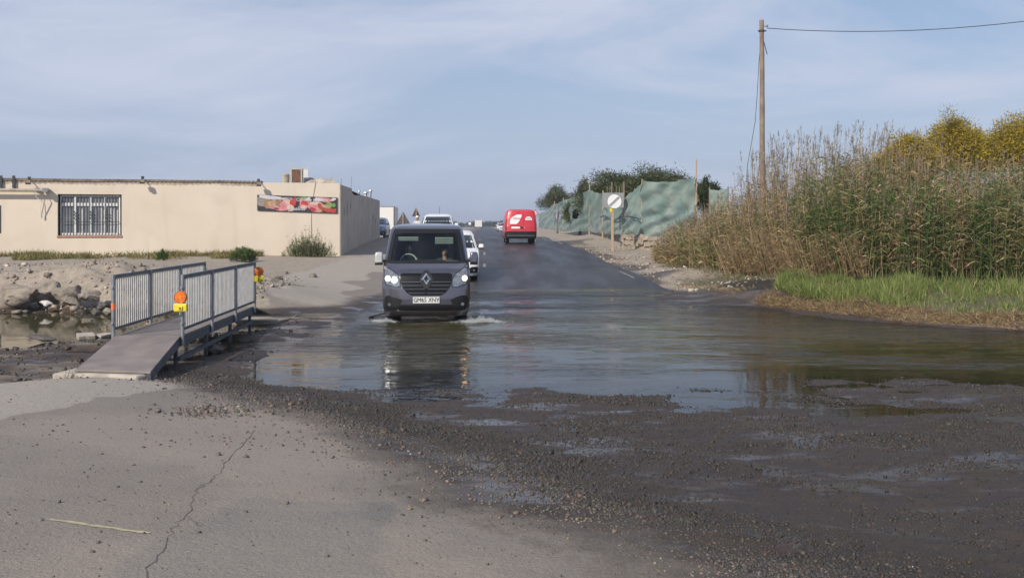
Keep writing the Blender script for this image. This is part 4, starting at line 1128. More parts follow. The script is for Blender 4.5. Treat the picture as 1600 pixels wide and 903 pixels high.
# ------------------------------------------------------------------ vehicles
class Car:
    """body lofted from level rings; the front looks along -y, the ground is z = 0"""
    def __init__(s, name, label, cat, loc, rz, L, prof, k=(.10, .20), kr=(.04, .10), paint=None, hole=None, parent_kw=None):
        s.root = empty(name, loc, rz, label, cat)
        s.z = [p[0] for p in prof]; s.yf = [p[1] for p in prof]; s.yr = [L - p[2] for p in prof]; s.w = [p[3] for p in prof]
        s.k, s.kr, s.L, s.paint = k, kr, L, paint
        fr = [-1, -.985, -.95, -.9, -.8, -.6, -.4, -.2, 0, .2, .4, .6, .8, .9, .95, .985, 1]
        zs = sorted(set(list(s.z) + list(np.linspace(s.z[0], s.z[-1], 22)) + ([hole[0], hole[1]] if hole else [])))
        V = []; F = []
        ns = 9
        for z in zs:
            w = s.W(z)
            ring = [(f * w, s.fy(f * w, z), z) for f in fr]
            y0, y1 = s.fy(w, z), s.ry(w, z)
            ring += [(w, y0 + (y1 - y0) * t / ns, z) for t in range(1, ns)]
            ring += [(f * w, s.ry(f * w, z), z) for f in reversed(fr)]
            ring += [(-w, y1 + (y0 - y1) * t / ns, z) for t in range(1, ns)]
            V += ring; n = len(ring)
        for i in range(len(zs) - 1):
            for j in range(n):
                if hole and j < len(fr) - 1:
                    fm = (fr[j] + fr[j + 1]) / 2; zm = (zs[i] + zs[i + 1]) / 2
                    if abs(fm) < hole[2] and hole[0] < zm < hole[1]: continue
                F.append((i * n + j, i * n + (j + 1) % n, (i + 1) * n + (j + 1) % n, (i + 1) * n + j))
        top = V[-n:]; cx = sum(p[0] for p in top) / n; cyy = sum(p[1] for p in top) / n
        base = (len(zs) - 1) * n
        for q, (kk, dz) in enumerate(((.8, .025), (.4, .04))):
            V += [(cx + (p[0] - cx) * kk, cyy + (p[1] - cyy) * kk, p[2] + dz) for p in top]
            for j in range(n): F.append((base + j, base + (j + 1) % n, base + n + (j + 1) % n, base + n + j))
            base += n
        F.append(tuple(base + j for j in range(n)))
        F.append(tuple(range(n - 1, -1, -1)))
        b = MB(); b.add(V, F); s.body = b.build('body', paint, s.root, smooth=True)
    def W(s, z): return float(np.interp(z, s.z, s.w))
    def fy(s, x, z):
        f = min(1, abs(x) / s.W(z)); return float(np.interp(z, s.z, s.yf)) + s.k[0] * f ** 2 + s.k[1] * f ** 8
    def ry(s, x, z):
        f = min(1, abs(x) / s.W(z)); return float(np.interp(z, s.z, s.yr)) - s.kr[0] * f ** 2 - s.kr[1] * f ** 8
    def patch(s, name, rows, off, material, where='front', parent=None, nx=8, nz=3, mirror=False, rim=.02):
        """panel laid on the body: rows of (z, from, to); front/rear rows run in x, side rows in y"""
        R = []
        for (a, b) in zip(rows[:-1], rows[1:]):
            for k in range(nz): R.append(tuple(a[i] + (b[i] - a[i]) * k / nz for i in range(3)))
        R.append(rows[-1])
        def pt(u, z, o):
            if where == 'front': return (u, s.fy(u, z) - o, z)
            if where == 'rear': return (u, s.ry(u, z) + o, z)
            sg = 1 if where == 'right' else -1
            return (sg * (s.W(z) + o), u, z)
        V = []; F = []
        for z, a, b in R:
            if mirror: a, b = -b, -a
            V += [pt(a + (b - a) * k / nx, z, off) for k in range(nx + 1)]
        m = nx + 1
        for i in range(len(R) - 1):
            for k in range(nx): F.append((i * m + k, i * m + k + 1, (i + 1) * m + k + 1, (i + 1) * m + k))
        loop = list(range(m)) + [i * m + nx for i in range(1, len(R))] + [(len(R) - 1) * m + k for k in range(nx - 1, -1, -1)] + [i * m for i in range(len(R) - 2, 0, -1)]
        o0 = len(V)
        for i in loop:
            r, k = divmod(i, m); z, a, b = R[r]
            if mirror: a, b = -b, -a
            V.append(pt(a + (b - a) * k / nx, z, -rim))
        nl = len(loop)
        for k in range(nl): F.append((loop[k], loop[(k + 1) % nl], o0 + (k + 1) % nl, o0 + k))
        b = MB(); b.add(V, F)
        return b.build(name, material, parent or s.root, smooth=True)
    def wheels(s, ys, r, tw=.2, inset=.03):
        for y in ys:
            for sg in (-1, 1):
                w = s.W(max(r, s.z[0])) - inset
                xc = sg * (w - tw / 2)
                t = MB(); t.lathe([(r * .62, -tw / 2), (r * .93, -tw / 2), (r, -tw * .36), (r, tw * .36), (r * .93, tw / 2), (r * .62, tw / 2)], (xc, y, r), 'x', 26)
                wh = t.build('wheel', M['dark_rubber'], s.root, smooth=True)
                h = MB(); h.lathe([(r * .63, -tw * .46), (r * .60, -tw * .52), (r * .2, -tw * .50), (.0, -tw * .50)] if sg < 0 else [(.0, tw * .50), (r * .2, tw * .50), (r * .60, tw * .52), (r * .63, tw * .46)], (xc, y, r), 'x', 20)
                for k in range(5):
                    a = k * 2 * math.pi / 5
                    h.bar((xc + sg * tw * .53, y + math.cos(a) * r * .15, r + math.sin(a) * r * .15), (xc + sg * tw * .53, y + math.cos(a) * r * .58, r + math.sin(a) * r * .58), .03, .05)
                h.build('rim', M['rim'], wh)
                # dark arch over the tyre
                a_ = MB(); pts = []
                R2 = r * 1.16
                za = [(y + R2 * math.cos(t_), r + R2 * math.sin(t_)) for t_ in np.linspace(-.25, math.pi + .25, 18)]
                a_.add([(sg * (s.W(max(z_, s.z[0])) + .006), y_, z_) for y_, z_ in za], [tuple(range(18))])
                a_.build('wheel_arch', M['black_plastic'], s.root)
    def mirrors(s, z, y, paints, size=(.17, .16, .24), gap=.05):
        for sg, pm_ in zip((-1, 1), paints):
            w = s.W(z)
            b = MB(); b.box((sg * (w + gap + size[0] / 2), y, z), size, taper=.86); mm = b.build('door_mirror', pm_, s.root, bevel=.035, smooth=True)
            b = MB(); b.bar((sg * (w - .03), y + .02, z - size[2] * .3), (sg * (w + gap + .03), y, z - size[2] * .3), .06, .06); b.build('mirror_arm', M['black_plastic'], mm)
            b = MB(); b.box((sg * (w + gap + size[0] / 2), y + size[1] / 2 + .004, z), (size[0] * .75, .008, size[2] * .7)); b.build('mirror_glass', M['chrome'], mm)
            b = MB(); b.box((sg * (w + gap + size[0] / 2), y, z - size[2] / 2 - .012), (size[0] * .9, size[1] * .85, .05)); b.build('mirror_base', M['black_plastic'], mm)

VAN_RZ = math.radians(4.4)
def in_van(x, y, z):
    c, s = math.cos(VAN_RZ), math.sin(VAN_RZ); return (-1.853 + c * x - s * y, 21.5 + s * x + c * y, z - .10)
def disc_rows(xc, zc, r): return [(zc + r * math.sin(t), xc - r * math.cos(t), xc + r * math.cos(t)) for t in np.linspace(-1.45, 1.45, 7)]
# --- grey van wading through the flood
van = Car('grey_van', 'dark grey van with headlights on driving through the flood water', 'van', (-1.853, 21.5, -.10), VAN_RZ, 5.0,
          [(.24, .10, .10, .88), (.32, .03, .05, .915), (.45, -.02, .02, .945), (.62, -.02, 0, .955), (.85, .0, 0, .962), (1.0, .03, 0, .962), (1.12, .07, .01, .958), (1.2, .15, .02, .955), (1.28, .29, .03, .952),
           (1.34, .43, .03, .95), (1.40, .58, .04, .945), (1.55, .76, .06, .92), (1.9, 1.17, .1, .872), (2.05, 1.35, .13, .845), (2.13, 1.45, .16, .825), (2.18, 1.56, .2, .79), (2.215, 1.75, .3, .72)],
          k=(.07, .22), paint=M['van_grey'], hole=(1.42, 2.03, .90))
V_ = van
gl = V_.patch('windscreen', [(1.40, -.86, .86), (1.7, -.82, .82), (2.045, -.765, .765)], .004, M['glass'], nx=14, nz=5, rim=-.002)
# dark surround and the shaded top band of the glass
V_.patch('windscreen_band', [(2.03, -.775, .775), (2.125, -.75, .75)], .008, M['black_plastic'], nx=14)
V_.patch('scuttle', [(1.372, -.89, .89), (1.425, -.872, .872)], .010, M['black_plastic'], nx=14)
for mir in (False, True):
    V_.patch('pillar_trim', [(1.41, .80, .885), (1.7, .765, .84), (2.04, .705, .785)], .009, M['black_plastic'], nx=2, nz=5, mirror=mir)
    hl = V_.patch('headlight', [(.885, .575, .66), (.93, .567, .85), (1.02, .57, .905), (1.12, .61, .905), (1.2, .71, .90), (1.275, .84, .895)], .012, M['lens'], nx=8, mirror=mir)
    V_.patch('lamp_surround', [(.87, .555, .66), (.915, .552, .87), (1.02, .556, .917), (1.125, .595, .917), (1.21, .695, .911), (1.29, .825, .905)], .006, M['ink'], nx=8, mirror=mir)
    V_.patch('lamp_bulb', disc_rows(.835, 1.06, .058), .018, M['indicator_on'] if not mir else M['headlamp_on'], parent=hl, nx=4, mirror=mir)
    V_.patch('lamp_bowl', disc_rows(.69, 1.02, .075), .016, M['galv'], parent=hl, nx=5, mirror=mir)
    fs_ = V_.patch('fog_surround', [(.375, .64, .86), (.43, .60, .90), (.52, .56, .91), (.60, .52, .905), (.66, .66, .89), (.69, .76, .85)], .012, M['black_plastic'], nx=6, mirror=mir)
    V_.patch('fog_lamp', disc_rows(.79, .505, .036), .02, M['chrome'], parent=fs_, nx=3, mirror=mir)
gri = V_.patch('grille', [(.70, -.33, .33), (.76, -.42, .42), (.86, -.50, .50), (.96, -.545, .545), (1.06, -.56, .56), (1.15, -.56, .56), (1.175, -.50, .50)], .012, M['gloss_black'], nx=14)
for (z, a, b) in ((.745, .02, .38), (.83, .04, .46), (.91, .10, .51), (.985, .13, .54)):
    for mir in (False, True):
        V_.patch('grille_bar', [(z, a, b), (z + .010, a, b + .004)], .018, M['steel_dark'], parent=gri, nx=6, nz=1, mirror=mir)
em = MB()      # diamond badge: an open lozenge of bevelled bars
yb = V_.fy(0, 1.03) - .03
pts = [(0, 1.19), (.105, 1.035), (0, .88), (-.105, 1.035)]
inn = [(0, 1.09), (.035, 1.035), (0, .98), (-.035, 1.035)]
Vv = [(x, yb, z) for x, z in pts] + [(x, yb, z) for x, z in inn] + [((pts[i][0] + inn[i][0]) / 2, yb - .025, (pts[i][1] + inn[i][1]) / 2) for i in range(4)] + [(x, yb + .04, z) for x, z in pts]
Fv = []
for i in range(4):
    j = (i + 1) % 4
    Fv += [(i, j, 8 + j, 8 + i), (4 + i, 4 + j, 8 + j, 8 + i), (i, j, 12 + j, 12 + i)]
em.add(Vv, Fv); em.build('diamond_badge', M['chrome'], V_.root)
V_.patch('badge_plinth', [(.84, -.04, .04), (.95, -.1, .1), (1.03, -.145, .145), (1.17, -.09, .09), (1.235, -.03, .03)], .018, M['ink'], nx=4)
V_.patch('lower_intake', [(.375, -.58, .58), (.42, -.62, .62), (.50, -.56, .56)], .010, M['gloss_black'], nx=12)
V_.patch('bumper_lip', [(.285, -.86, .86), (.345, -.89, .89), (.365, -.885, .885)], .022, M['van_grey'], nx=16)
for z in (.40, .44, .48):
    V_.patch('intake_slat', [(z, -.6, .6), (z + .012, -.6, .6)], .018, M['dark_rubber'], nx=10, nz=1)
pl = V_.patch('number_plate', [(.535, -.285, .285), (.665, -.285, .285)], .030, M['plate_white'], nx=4)
lettering('plate_lettering', 'GM65 XNY', .132, M['ink'], V_.root, (0, V_.fy(.0, .6) - .038, .602), (math.radians(90), 0, 0), .001, .86, .0)
b = MB()
for sx in (-1, 1): b.box((sx * .268, V_.fy(.268, .6) - .033, .60), (.008, .004, .008))
b.build('plate_screw', M['ink'], V_.root)
V_.wheels((.95, 4.05), .33, .215)
V_.mirrors(1.49, .80, (M['chrome'] if False else M['galv_light'], M['van_grey']), (.19, .15, .25), .035)  # left mirror's sunlit brightness is put into a paler material than the right
for mir in (False, True):
    V_.patch('side_window', [(1.42, 1.05, 1.95), (1.6, 1.15, 1.95), (1.92, 1.50, 1.95)], .006, M['dark_glass'], 'right' if mir else 'left', nx=4)
    V_.patch('rear_side_window', [(1.42, 2.1, 4.6), (1.9, 2.1, 4.5)], .006, M['dark_glass'], 'right' if mir else 'left', nx=4)
    b = MB(); sg = 1 if mir else -1
    b.bar((sg * .42, .62, 1.428), (sg * -.22, .66, 1.452), .03, .02); b.build('wiper', M['ink'], V_.root)
b = MB()
pass
# cab: dashboard, seats, steering wheel, visors, a paper on the dash
b = MB(); b.box((0, 1.16, 1.26), (1.66, .5, .22)); b.build('dashboard', M['interior'], V_.root, bevel=.04)
b = MB(); b.box((0, 3.4, 1.2), (1.72, .04, 1.7)); b.build('bulkhead', M['interior'], V_.root)
for sx in (-.42, .42):
    b = MB(); b.box((sx, 2.18, 1.25), (.5, .14, .75), rx=-.12); b.box((sx, 1.9, .85), (.5, .55, .14)); st = b.build('seat', M['interior'], V_.root, bevel=.04)
    b = MB(); b.box((sx, 2.28, 1.73), (.26, .1, .18)); b.build('headrest', M['interior'], st, bevel=.04)
b = MB(); n_ = 22
ring = [Vector((-.42 + .19 * math.cos(2 * math.pi * k / n_), 1.42 + .08 * math.sin(2 * math.pi * k / n_), 1.38 + .17 * math.sin(2 * math.pi * k / n_))) for k in range(n_ + 1)]
b.tube(ring, .016, 6, cap=False); b.bar(ring[0], ring[11], .03, .02); b.bar(ring[16], (-.42, 1.42, 1.38), .03, .02); b.build('steering_wheel', M['visor'], V_.root)
b = MB(); b.box((-.42, 1.42, 1.90), (.46, .02, .10), rx=.5); b.build('sun_visor', M['visor'], V_.root, bevel=.008)
b = MB(); b.box((.40, 1.36, 1.86), (.42, .02, .17), rx=.5); b.build('sun_visor', M['visor'], V_.root, bevel=.008)
b = MB(); b.box((.50, .98, 1.384), (.42, .2, .012), rx=.25); b.build('paper_sheet', M['paper'], V_.root)
b = MB(); b.tube([(.79, .86, 1.44), (.775, 1.05, 1.62), (.74, 1.30, 1.9)], .012, 6); b.build('grab_rail', M['visor'], V_.root)

# --- people: one skinned figure from a joint list
def person(name, label, loc, rz, joints, edges, radii, clothes, head, hair=None, helmet=None, parts=()):
    """joints: name -> (x,y,z); the figure looks along -y"""
    o = empty(name, loc, rz, label, 'person')
    names = list(joints); me = bpy.data.meshes.new('figure')
    me.from_pydata([joints[k] for k in names], [(names.index(a), names.index(b)) for a, b in edges], [])
    ob = bpy.data.objects.new('figure', me); col.objects.link(ob); ob.parent = o
    sk = ob.modifiers.new('skin', 'SKIN')
    if not me.skin_vertices: me.skin_vertices.new(name='skin')
    for i, k in enumerate(names):
        r = radii[k]; me.skin_vertices[0].data[i].radius = r if isinstance(r, tuple) else (r, r)
    me.skin_vertices[0].data[names.index('pelvis')].use_root = True
    ss = ob.modifiers.new('sub', 'SUBSURF'); ss.levels = 2; ss.render_levels = 2
    me.materials.append(clothes)
    hx, hy, hz = head
    hb = MB()
    n, rows = 14, []
    prof = [(-.115, .045, .05), (-.09, .058, .07), (-.05, .068, .085), (0, .074, .094), (.045, .073, .095), (.085, .062, .082), (.112, .036, .05), (.12, .005, .005)]
    vs = []; fs = []
    for z, a, b2 in prof:
        for k in range(n):
            t = 2 * math.pi * k / n; vs.append((hx + a * math.cos(t), hy + b2 * math.sin(t), hz + z))
    for i in range(len(prof) - 1):
        for k in range(n): fs.append((i * n + k, i * n + (k + 1) % n, (i + 1) * n + (k + 1) % n, (i + 1) * n + k))
    hb.add(vs, fs)
    hb.add([(hx - .014, hy - .085, hz - .03), (hx + .014, hy - .085, hz - .03), (hx, hy - .122, hz - .03), (hx, hy - .09, hz + .025)], [(0, 1, 2), (0, 2, 3), (1, 3, 2), (0, 3, 1)])
    for sx in (-1, 1): hb.box((hx + sx * .077, hy + .01, hz - .005), (.014, .04, .06))
    hb.tube([(hx, hy + .01, hz - .2), (hx, hy + .005, hz - .08)], [.058, .05], 10)
    hd = hb.build('head', M['skin'], o, smooth=True)
    fb_ = MB()
    for sx in (-1, 1): fb_.lathe([(.002, -.006), (.011, -.003), (.011, .003)], (hx + sx * .03, hy - .089, hz + .008), 'y', 8)
    fb_.box((hx, hy - .084, hz - .062), (.045, .012, .008)); fb_.build('eyes_and_mouth', M['ink'], hd)
    def cap(nm, m_, grow, zlo, front_cut):
        c = MB(); vs = []; fs = []
        ps = [p for p in prof if p[0] >= zlo]
        for z, a, b2 in ps:
            for k in range(n):
                t = 2 * math.pi * k / n
                g = grow; yy = hy + (b2 + g) * math.sin(t)
                zz = hz + z + (g if z > .08 else 0)
                if math.sin(t) < -.3 and z < front_cut: zz = hz + front_cut
                vs.append((hx + (a + g) * math.cos(t), yy, zz))
        for i in range(len(ps) - 1):
            for k in range(n): fs.append((i * n + k, i * n + (k + 1) % n, (i + 1) * n + (k + 1) % n, (i + 1) * n + k))
        c.add(vs, fs); c.build(nm, m_, hd, smooth=True)
    if hair: cap('hair', hair, .010, -.05, .062)
    if helmet: cap('helmet', helmet, .032, -.09, .035)
    return o
SIT = dict(pelvis=(0, 0, 0), waist=(0, .02, .18), chest=(0, .03, .38), neck=(0, .0, .53), ls=(-.17, .02, .46), le=(-.24, -.16, .27), lw=(-.13, -.40, .33), lf=(-.09, -.48, .36), rs=(.17, .02, .46), re=(.24, -.16, .27), rw=(.13, -.40, .33), rf=(.09, -.48, .36),
           lh=(-.1, -.05, 0), lk=(-.13, -.45, .04), la=(-.13, -.55, -.35), rh=(.1, -.05, 0), rk=(.13, -.45, .04), ra=(.13, -.55, -.35))
SE = [('pelvis', 'waist'), ('waist', 'chest'), ('chest', 'neck'), ('chest', 'ls'), ('ls', 'le'), ('le', 'lw'), ('lw', 'lf'), ('chest', 'rs'), ('rs', 're'), ('re', 'rw'), ('rw', 'rf'), ('pelvis', 'lh'), ('lh', 'lk'), ('lk', 'la'), ('pelvis', 'rh'), ('rh', 'rk'), ('rk', 'ra')]
SR = dict(pelvis=(.15, .11), waist=(.14, .1), chest=(.16, .11), neck=.055, ls=.07, le=.045, lw=.032, lf=.03, rs=.07, re=.045, rw=.032, rf=.03, lh=.09, lk=.06, la=.045, rh=.09, rk=.06, ra=.045)
person('person', 'driver in grey top with both hands on the wheel inside the grey van', in_van(-.42, 1.90, .96), VAN_RZ, SIT, SE, SR, M['cloth_grey'], (0, -.03, .68), hair=M['hair_grey'])
SITP = dict(SIT); SITP.update(lw=(-.1, -.28, .12), lf=(-.05, -.33, .08), rw=(.1, -.28, .12), rf=(.05, -.33, .08))
person('person', 'passenger in dark clothes sitting beside the driver in the grey van', in_van(.42, 1.90, .92), VAN_RZ, SITP, SE, SR, M['cloth_dark'], (0, -.03, .68), hair=M['hair_dark'])
STAND = dict(pelvis=(0, 0, .92), waist=(0, .01, 1.08), chest=(0, .01, 1.3), neck=(0, 0, 1.47), ls=(-.18, .01, 1.4), le=(-.25, 0, 1.13), lw=(-.22, -.1, .9), lf=(-.21, -.13, .82), rs=(.18, .01, 1.4), re=(.25, 0, 1.13), rw=(.22, -.1, .9), rf=(.21, -.13, .82),
             lh=(-.1, 0, .86), lk=(-.11, -.02, .48), la=(-.11, .02, .08), lt=(-.11, -.12, .04), rh=(.1, 0, .86), rk=(.11, -.02, .48), ra=(.11, .02, .08), rt=(.11, -.12, .04))
STE = SE + [('la', 'lt'), ('ra', 'rt')]
STR = dict(SR); STR.update(lt=.04, rt=.04)
pd = 62.0; px_ = P(652, 340, pd)
person('person', 'figure in white jacket and white helmet standing beyond the grey van', (px_.x, pd, gz(px_.x, pd) - .0), .2, STAND, STE, STR, M['cloth_white'], (0, -.01, 1.63), helmet=M['white_paint'])

# --- other traffic
def generic(name, label, cat, loc, rz, L, H, w, paint, nose=1.0, screen=(.95, 1.5), k=(.06, .16)):
    """hatchback / small people carrier: nose height, screen base and top"""
    hb, ht = screen
    c = Car(name, label, cat, loc, rz, L, [(.2, .08, .08, w * .93), (.35, .0, .02, w * .985), (.55, .0, .0, w), (.7, .03, .0, w), (nose * .8, .10, .02, w), (nose * .92, .25, .03, w * .995), (hb, .85, .06, w * .98), ((hb + ht) / 2, 1.25, .16, w * .90), (ht, 1.75, .3, w * .80), (H - .02, 2.05, .42, w * .70)], k=k, kr=(.05, .12), paint=paint)
    c.patch('windscreen', [(hb + .03, -w * .86, w * .86), (ht - .02, -w * .70, w * .70)], .008, M['dark_glass'], nx=10, nz=5)
    for mir in (False, True):
        c.patch('headlight', [(nose * .66, w * .55, w * .90), (nose * .78, w * .56, w * .96), (nose * .90, w * .72, w * .95)], .010, M['lens'], nx=5, mirror=mir)
        fs_ = c.patch('fog_surround', [(.30, w * .62, w * .93), (.46, w * .60, w * .96), (.52, w * .7, w * .93)], .010, M['black_plastic'], nx=5, mirror=mir)
        c.patch('fog_lamp', [(.36, w * .76, w * .82), (.395, w * .745, w * .835), (.43, w * .76, w * .82)], .018, M['chrome'], parent=fs_, nx=3, mirror=mir)
        wh_ = 'right' if mir else 'left'
        c.patch('side_window', [(hb + .04, 1.10, 2.1), (hb + .2, 1.25, 2.1), (ht - .06, 1.8, 2.1)], .006, M['dark_glass'], wh_, nx=4)
        c.patch('rear_side_window', [(hb + .04, 2.2, L - .6), (ht - .06, 2.2, L - .75)], .006, M['dark_glass'], wh_, nx=4)
        c.patch('tail_light', [(.75, w * .8, w * .97), (1.1, w * .82, w * .97)], .008, M['tail_red'], 'rear', nx=3, mirror=mir)
    c.patch('grille', [(.52, -w * .5, w * .5), (nose * .72, -w * .5, w * .5)], .010, M['black_plastic'], nx=8)
    c.patch('number_plate', [(.38, -.26, .26), (.49, -.26, .26)], .018, M['plate_white'], nx=3)
    c.patch('rear_window', [(hb + .08, -w * .78, w * .78), (ht - .04, -w * .66, w * .66)], .006, M['dark_glass'], 'rear', nx=6)
    c.wheels((.82, L - .78), .31, .2)
    c.mirrors(hb + .10, 1.12, (paint, paint), (.2, .12, .15), .04)
    return c
def road_z(x, y): return gz(x, y, False) + .012
generic('white_car', 'white people carrier half hidden close behind the grey van', 'car', (-2.06, 35.4, gz(-2.1, 36.5, False) - .01), math.radians(3), 4.35, 1.80, .895, M['car_white'], 1.06, (1.14, 1.66))
c2_ = generic('white_minivan', 'white minivan with roof aerial farther back behind the grey van', 'car', (-3.87, 51.5, road_z(-3.87, 53)), math.radians(3), 4.6, 1.80, .90, M['car_white'], 1.06, (1.14, 1.68))
b = MB(); b.tube([(.05, 2.6, 1.79), (.07, 2.7, 2.22)], .01, 5); b.build('aerial', M['ink'], c2_.root)
generic('blue_car', 'blue grey car parked at the far corner of the cream building', 'car', (-11.15, 80.6, gz(-11.1, 82)), math.radians(2), 4.4, 1.66, .90, M['car_blue'], 1.0, (1.08, 1.56))
p = P(785, 352, 165)
generic('distant_car', 'small white car far up the road beside the red van', 'car', (p.x, 165, 1.145), math.radians(3), 4.2, 1.5, .86, M['car_white'], .92, (1.0, 1.42))

# --- red delivery van driving away
rx0, ry0 = .30, 58.0
rv = Car('red_van', 'red delivery van with white leaf logo driving away on the wet road', 'van', (rx0 - .0, ry0 + 4.8, road_z(.3, 60) - .0), math.radians(180 + 2.6), 4.8,
         [(.28, .06, .04, .87), (.42, 0, .0, .915), (.75, .02, .0, .93), (1.0, .35, .02, .925), (1.1, .8, .04, .915), (1.45, 1.25, .10, .885), (1.75, 1.75, .17, .835), (1.9, 2.0, .22, .79), (1.965, 2.2, .34, .70)], kr=(.03, .10), paint=M['van_red'])
R_ = rv
R_.patch('bumper', [(.27, -.87, .87), (.42, -.92, .92), (.62, -.925, .925), (.70, -.91, .91)], .035, M['black_plastic'], 'rear', nx=12)
R_.patch('bumper_step', [(.45, -.8, .8), (.47, -.8, .8)], .045, M['sign_grey'], 'rear', nx=8, nz=1)
R_.patch('door_gap', [(.72, -.16, -.145), (1.84, -.16, -.145)], .003, M['ink'], 'rear', nx=1, nz=6)
for x0, x1 in ((-.83, -.82), (.82, .83)): R_.patch('door_seam', [(.72, x0, x1), (1.78, x0 * .93, x1 * .93)], .003, M['ink'], 'rear', nx=1, nz=6)
# leaf-shaped white panel (seen from behind x runs to the right of the picture as -x)
leaf = R_.patch('leaf_logo', [(1.13, .25, .62), (1.22, .15, .645), (1.35, .06, .62), (1.48, .0, .55), (1.58, -.04, .42), (1.66, -.05, .27), (1.685, -.05, .1)], .006, M['sign_white'], 'rear', nx=6)
M['logo_red'] = mat('logo_red', (.6, .04, .06), .5)
lettering('logo_lettering', 'Olivia', .20, M['logo_red'], R_.root, (.24, R_.ry(.24, 1.45) + .02, 1.45), (math.radians(90 - 8), 0, math.radians(180)), .001)
R_.patch('round_sticker', [(1.36, -.66, -.25), (1.44, -.65, -.26), (1.53, -.58, -.34), (1.56, -.5, -.42)], .006, M['sign_white'], 'rear', nx=5)
R_.patch('sticker_text', [(1.445, -.60, -.31), (1.475, -.60, -.31)], .012, M['ink'], 'rear', nx=4, nz=1)
R_.patch('number_plate', [(.865, .06, .56), (.985, .06, .56)], .012, M['plate_white'], 'rear', nx=3)
R_.patch('plate_recess', [(.99, -.0, .62), (1.03, -.0, .62)], .016, M['ink'], 'rear', nx=3)
R_.patch('door_handle', [(.86, -.11, -.0), (.98, -.11, -.0)], .02, M['ink'], 'rear', nx=2)
R_.patch('high_brake_light', [(1.78, .08, .2), (1.82, .08, .2)], .012, M['tail_red'], 'rear', nx=2)
R_.patch('chevron_badge', [(.90, -.24, -.18), (.96, -.24, -.18)], .012, M['chrome'], 'rear', nx=2)
for mir in (False, True):
    R_.patch('tail_light', [(.80, .84, .915), (1.15, .835, .905), (1.42, .82, .875)], .012, M['tail_red'], 'rear', nx=3, mirror=mir)
    R_.patch('side_window', [(1.12, 1.2, 2.1), (1.6, 1.75, 2.1)], .006, M['dark_glass'], 'right' if mir else 'left', nx=4)
R_.patch('windscreen', [(1.08, -.8, .8), (1.74, -.68, .68)], .006, M['dark_glass'], nx=8, nz=5)
R_.wheels((.9, 3.95), .325, .2)
R_.mirrors(1.16, 1.15, (M['black_plastic'], M['black_plastic']), (.22, .14, .2), .05)

# --- box trailer beyond the building and a lorry far off
p = P(602, 345, 101)
tr_ = empty('box_trailer', (p.x, 101, gz(p.x, 101)), 0, 'pale box trailer behind the parked blue car', 'trailer')
b = MB(); b.box((-.2, 2.0, 1.75), (2.1, 4.0, 2.3)); b.build('box_body', M['lorry_white'], tr_, bevel=.03)
b = MB(); b.box((.93, -.03, 1.75), (.09, .05, 2.3)); b.build('corner_post', M['sign_back'], tr_)
b = MB(); b.box((-.2, 2.0, .52), (2.0, 3.9, .14)); b.build('chassis', M['steel_dark'], tr_)
for y_ in (1.4, 2.6):
    for sg in (-1, 1):
        b = MB(); b.lathe([(.2, -.1), (.38, -.1), (.4, -.06), (.4, .06), (.38, .1), (.2, .1)], (-.2 + sg * .9, y_, .4), 'x', 18); b.build('wheel', M['dark_rubber'], tr_)
b = MB(); b.tube([(-1.2, -.05, 2.93), (1.12, -.05, 2.93), (1.12, -.05, .8)], .03, 6); b.build('lashing_rail', M['galv'], tr_)
p = P(747.5, 352, 350)
lo = empty('lorry', (p.x, 350, 1.15), math.radians(2), 'white box lorry far away on the road at the horizon', 'lorry')
b = MB(); b.box((0, 4, 1.75), (2.5, 7.5, 2.35)); b.build('box_body', M['lorry_white'], lo)
b = MB(); b.box((0, 8.6, 1.5), (2.3, 1.5, 2.0)); b.build('cab', M['lorry_white'], lo)
b = MB(); b.box((0, .3, .5), (2.4, .12, .25)); b.build('rear_bumper', M['sign_back'], lo)
b = MB(); b.box((0, 4.5, .55), (1.2, 8.5, .2)); b.build('chassis', M['sign_back'], lo)
for y_ in (1.6, 2.7, 7.6):
    for sg in (-1, 1):
        b = MB(); b.lathe([(.2, -.14), (.46, -.14), (.46, .14), (.2, .14)], (sg * 1.05, y_, .46), 'x', 16); b.build('wheel', M['dark_rubber'], lo)

# --- water thrown up at the front wheels
def splash(cx, cy, sx, sy, n, h, seed, label):
    r_ = np.random.default_rng(seed)
    u1 = r_.normal(0, .8, n); x = u1 * sx + cx; y = r_.normal(0, .6, n) * sy + cy + .12 * np.sin(u1 * 3)
    f = np.exp(-((x - cx) / sx) ** 2 * .5)
    z = np.abs(r_.normal(0, 1, n)) * h * f * (.4 + .9 * np.abs(np.sin(u1 * 4.3 + 1))) + .002
    rad = r_.uniform(.0022, .008, n) * (1 - .4 * np.clip(z / (h * 2), 0, 1))
    base = np.array([(1, 0, 0), (-1, 0, 0), (0, 1, 0), (0, -1, 0), (0, 0, 1), (0, 0, -1)], float)
    tf = np.array([(0, 2, 4), (2, 1, 4), (1, 3, 4), (3, 0, 4), (2, 0, 5), (1, 2, 5), (3, 1, 5), (0, 3, 5)])
    st = np.stack([r_.uniform(1, 3.0, n), r_.uniform(.8, 1.4, n), r_.uniform(.6, 1.2, n)], 1)
    V = (base[None] * st[:, None, :] * rad[:, None, None] + np.stack([x, y, z], 1)[:, None, :]).reshape(-1, 3)
    F = (tf[None] + (np.arange(n) * 6)[:, None, None]).reshape(-1, 3)
    o = np_mesh('splash', V, F, M['droplet'], smooth=True); tag(o, label, 'splash', kind='stuff')
splash(-2.80, 21.9, .17, .22, 1500, .025, 5, 'white water breaking at the van front wheel nearer the footbridge')
splash(-.72, 21.8, .30, .25, 2600, .05, 6, 'white water thrown up at the van front wheel on the road side')
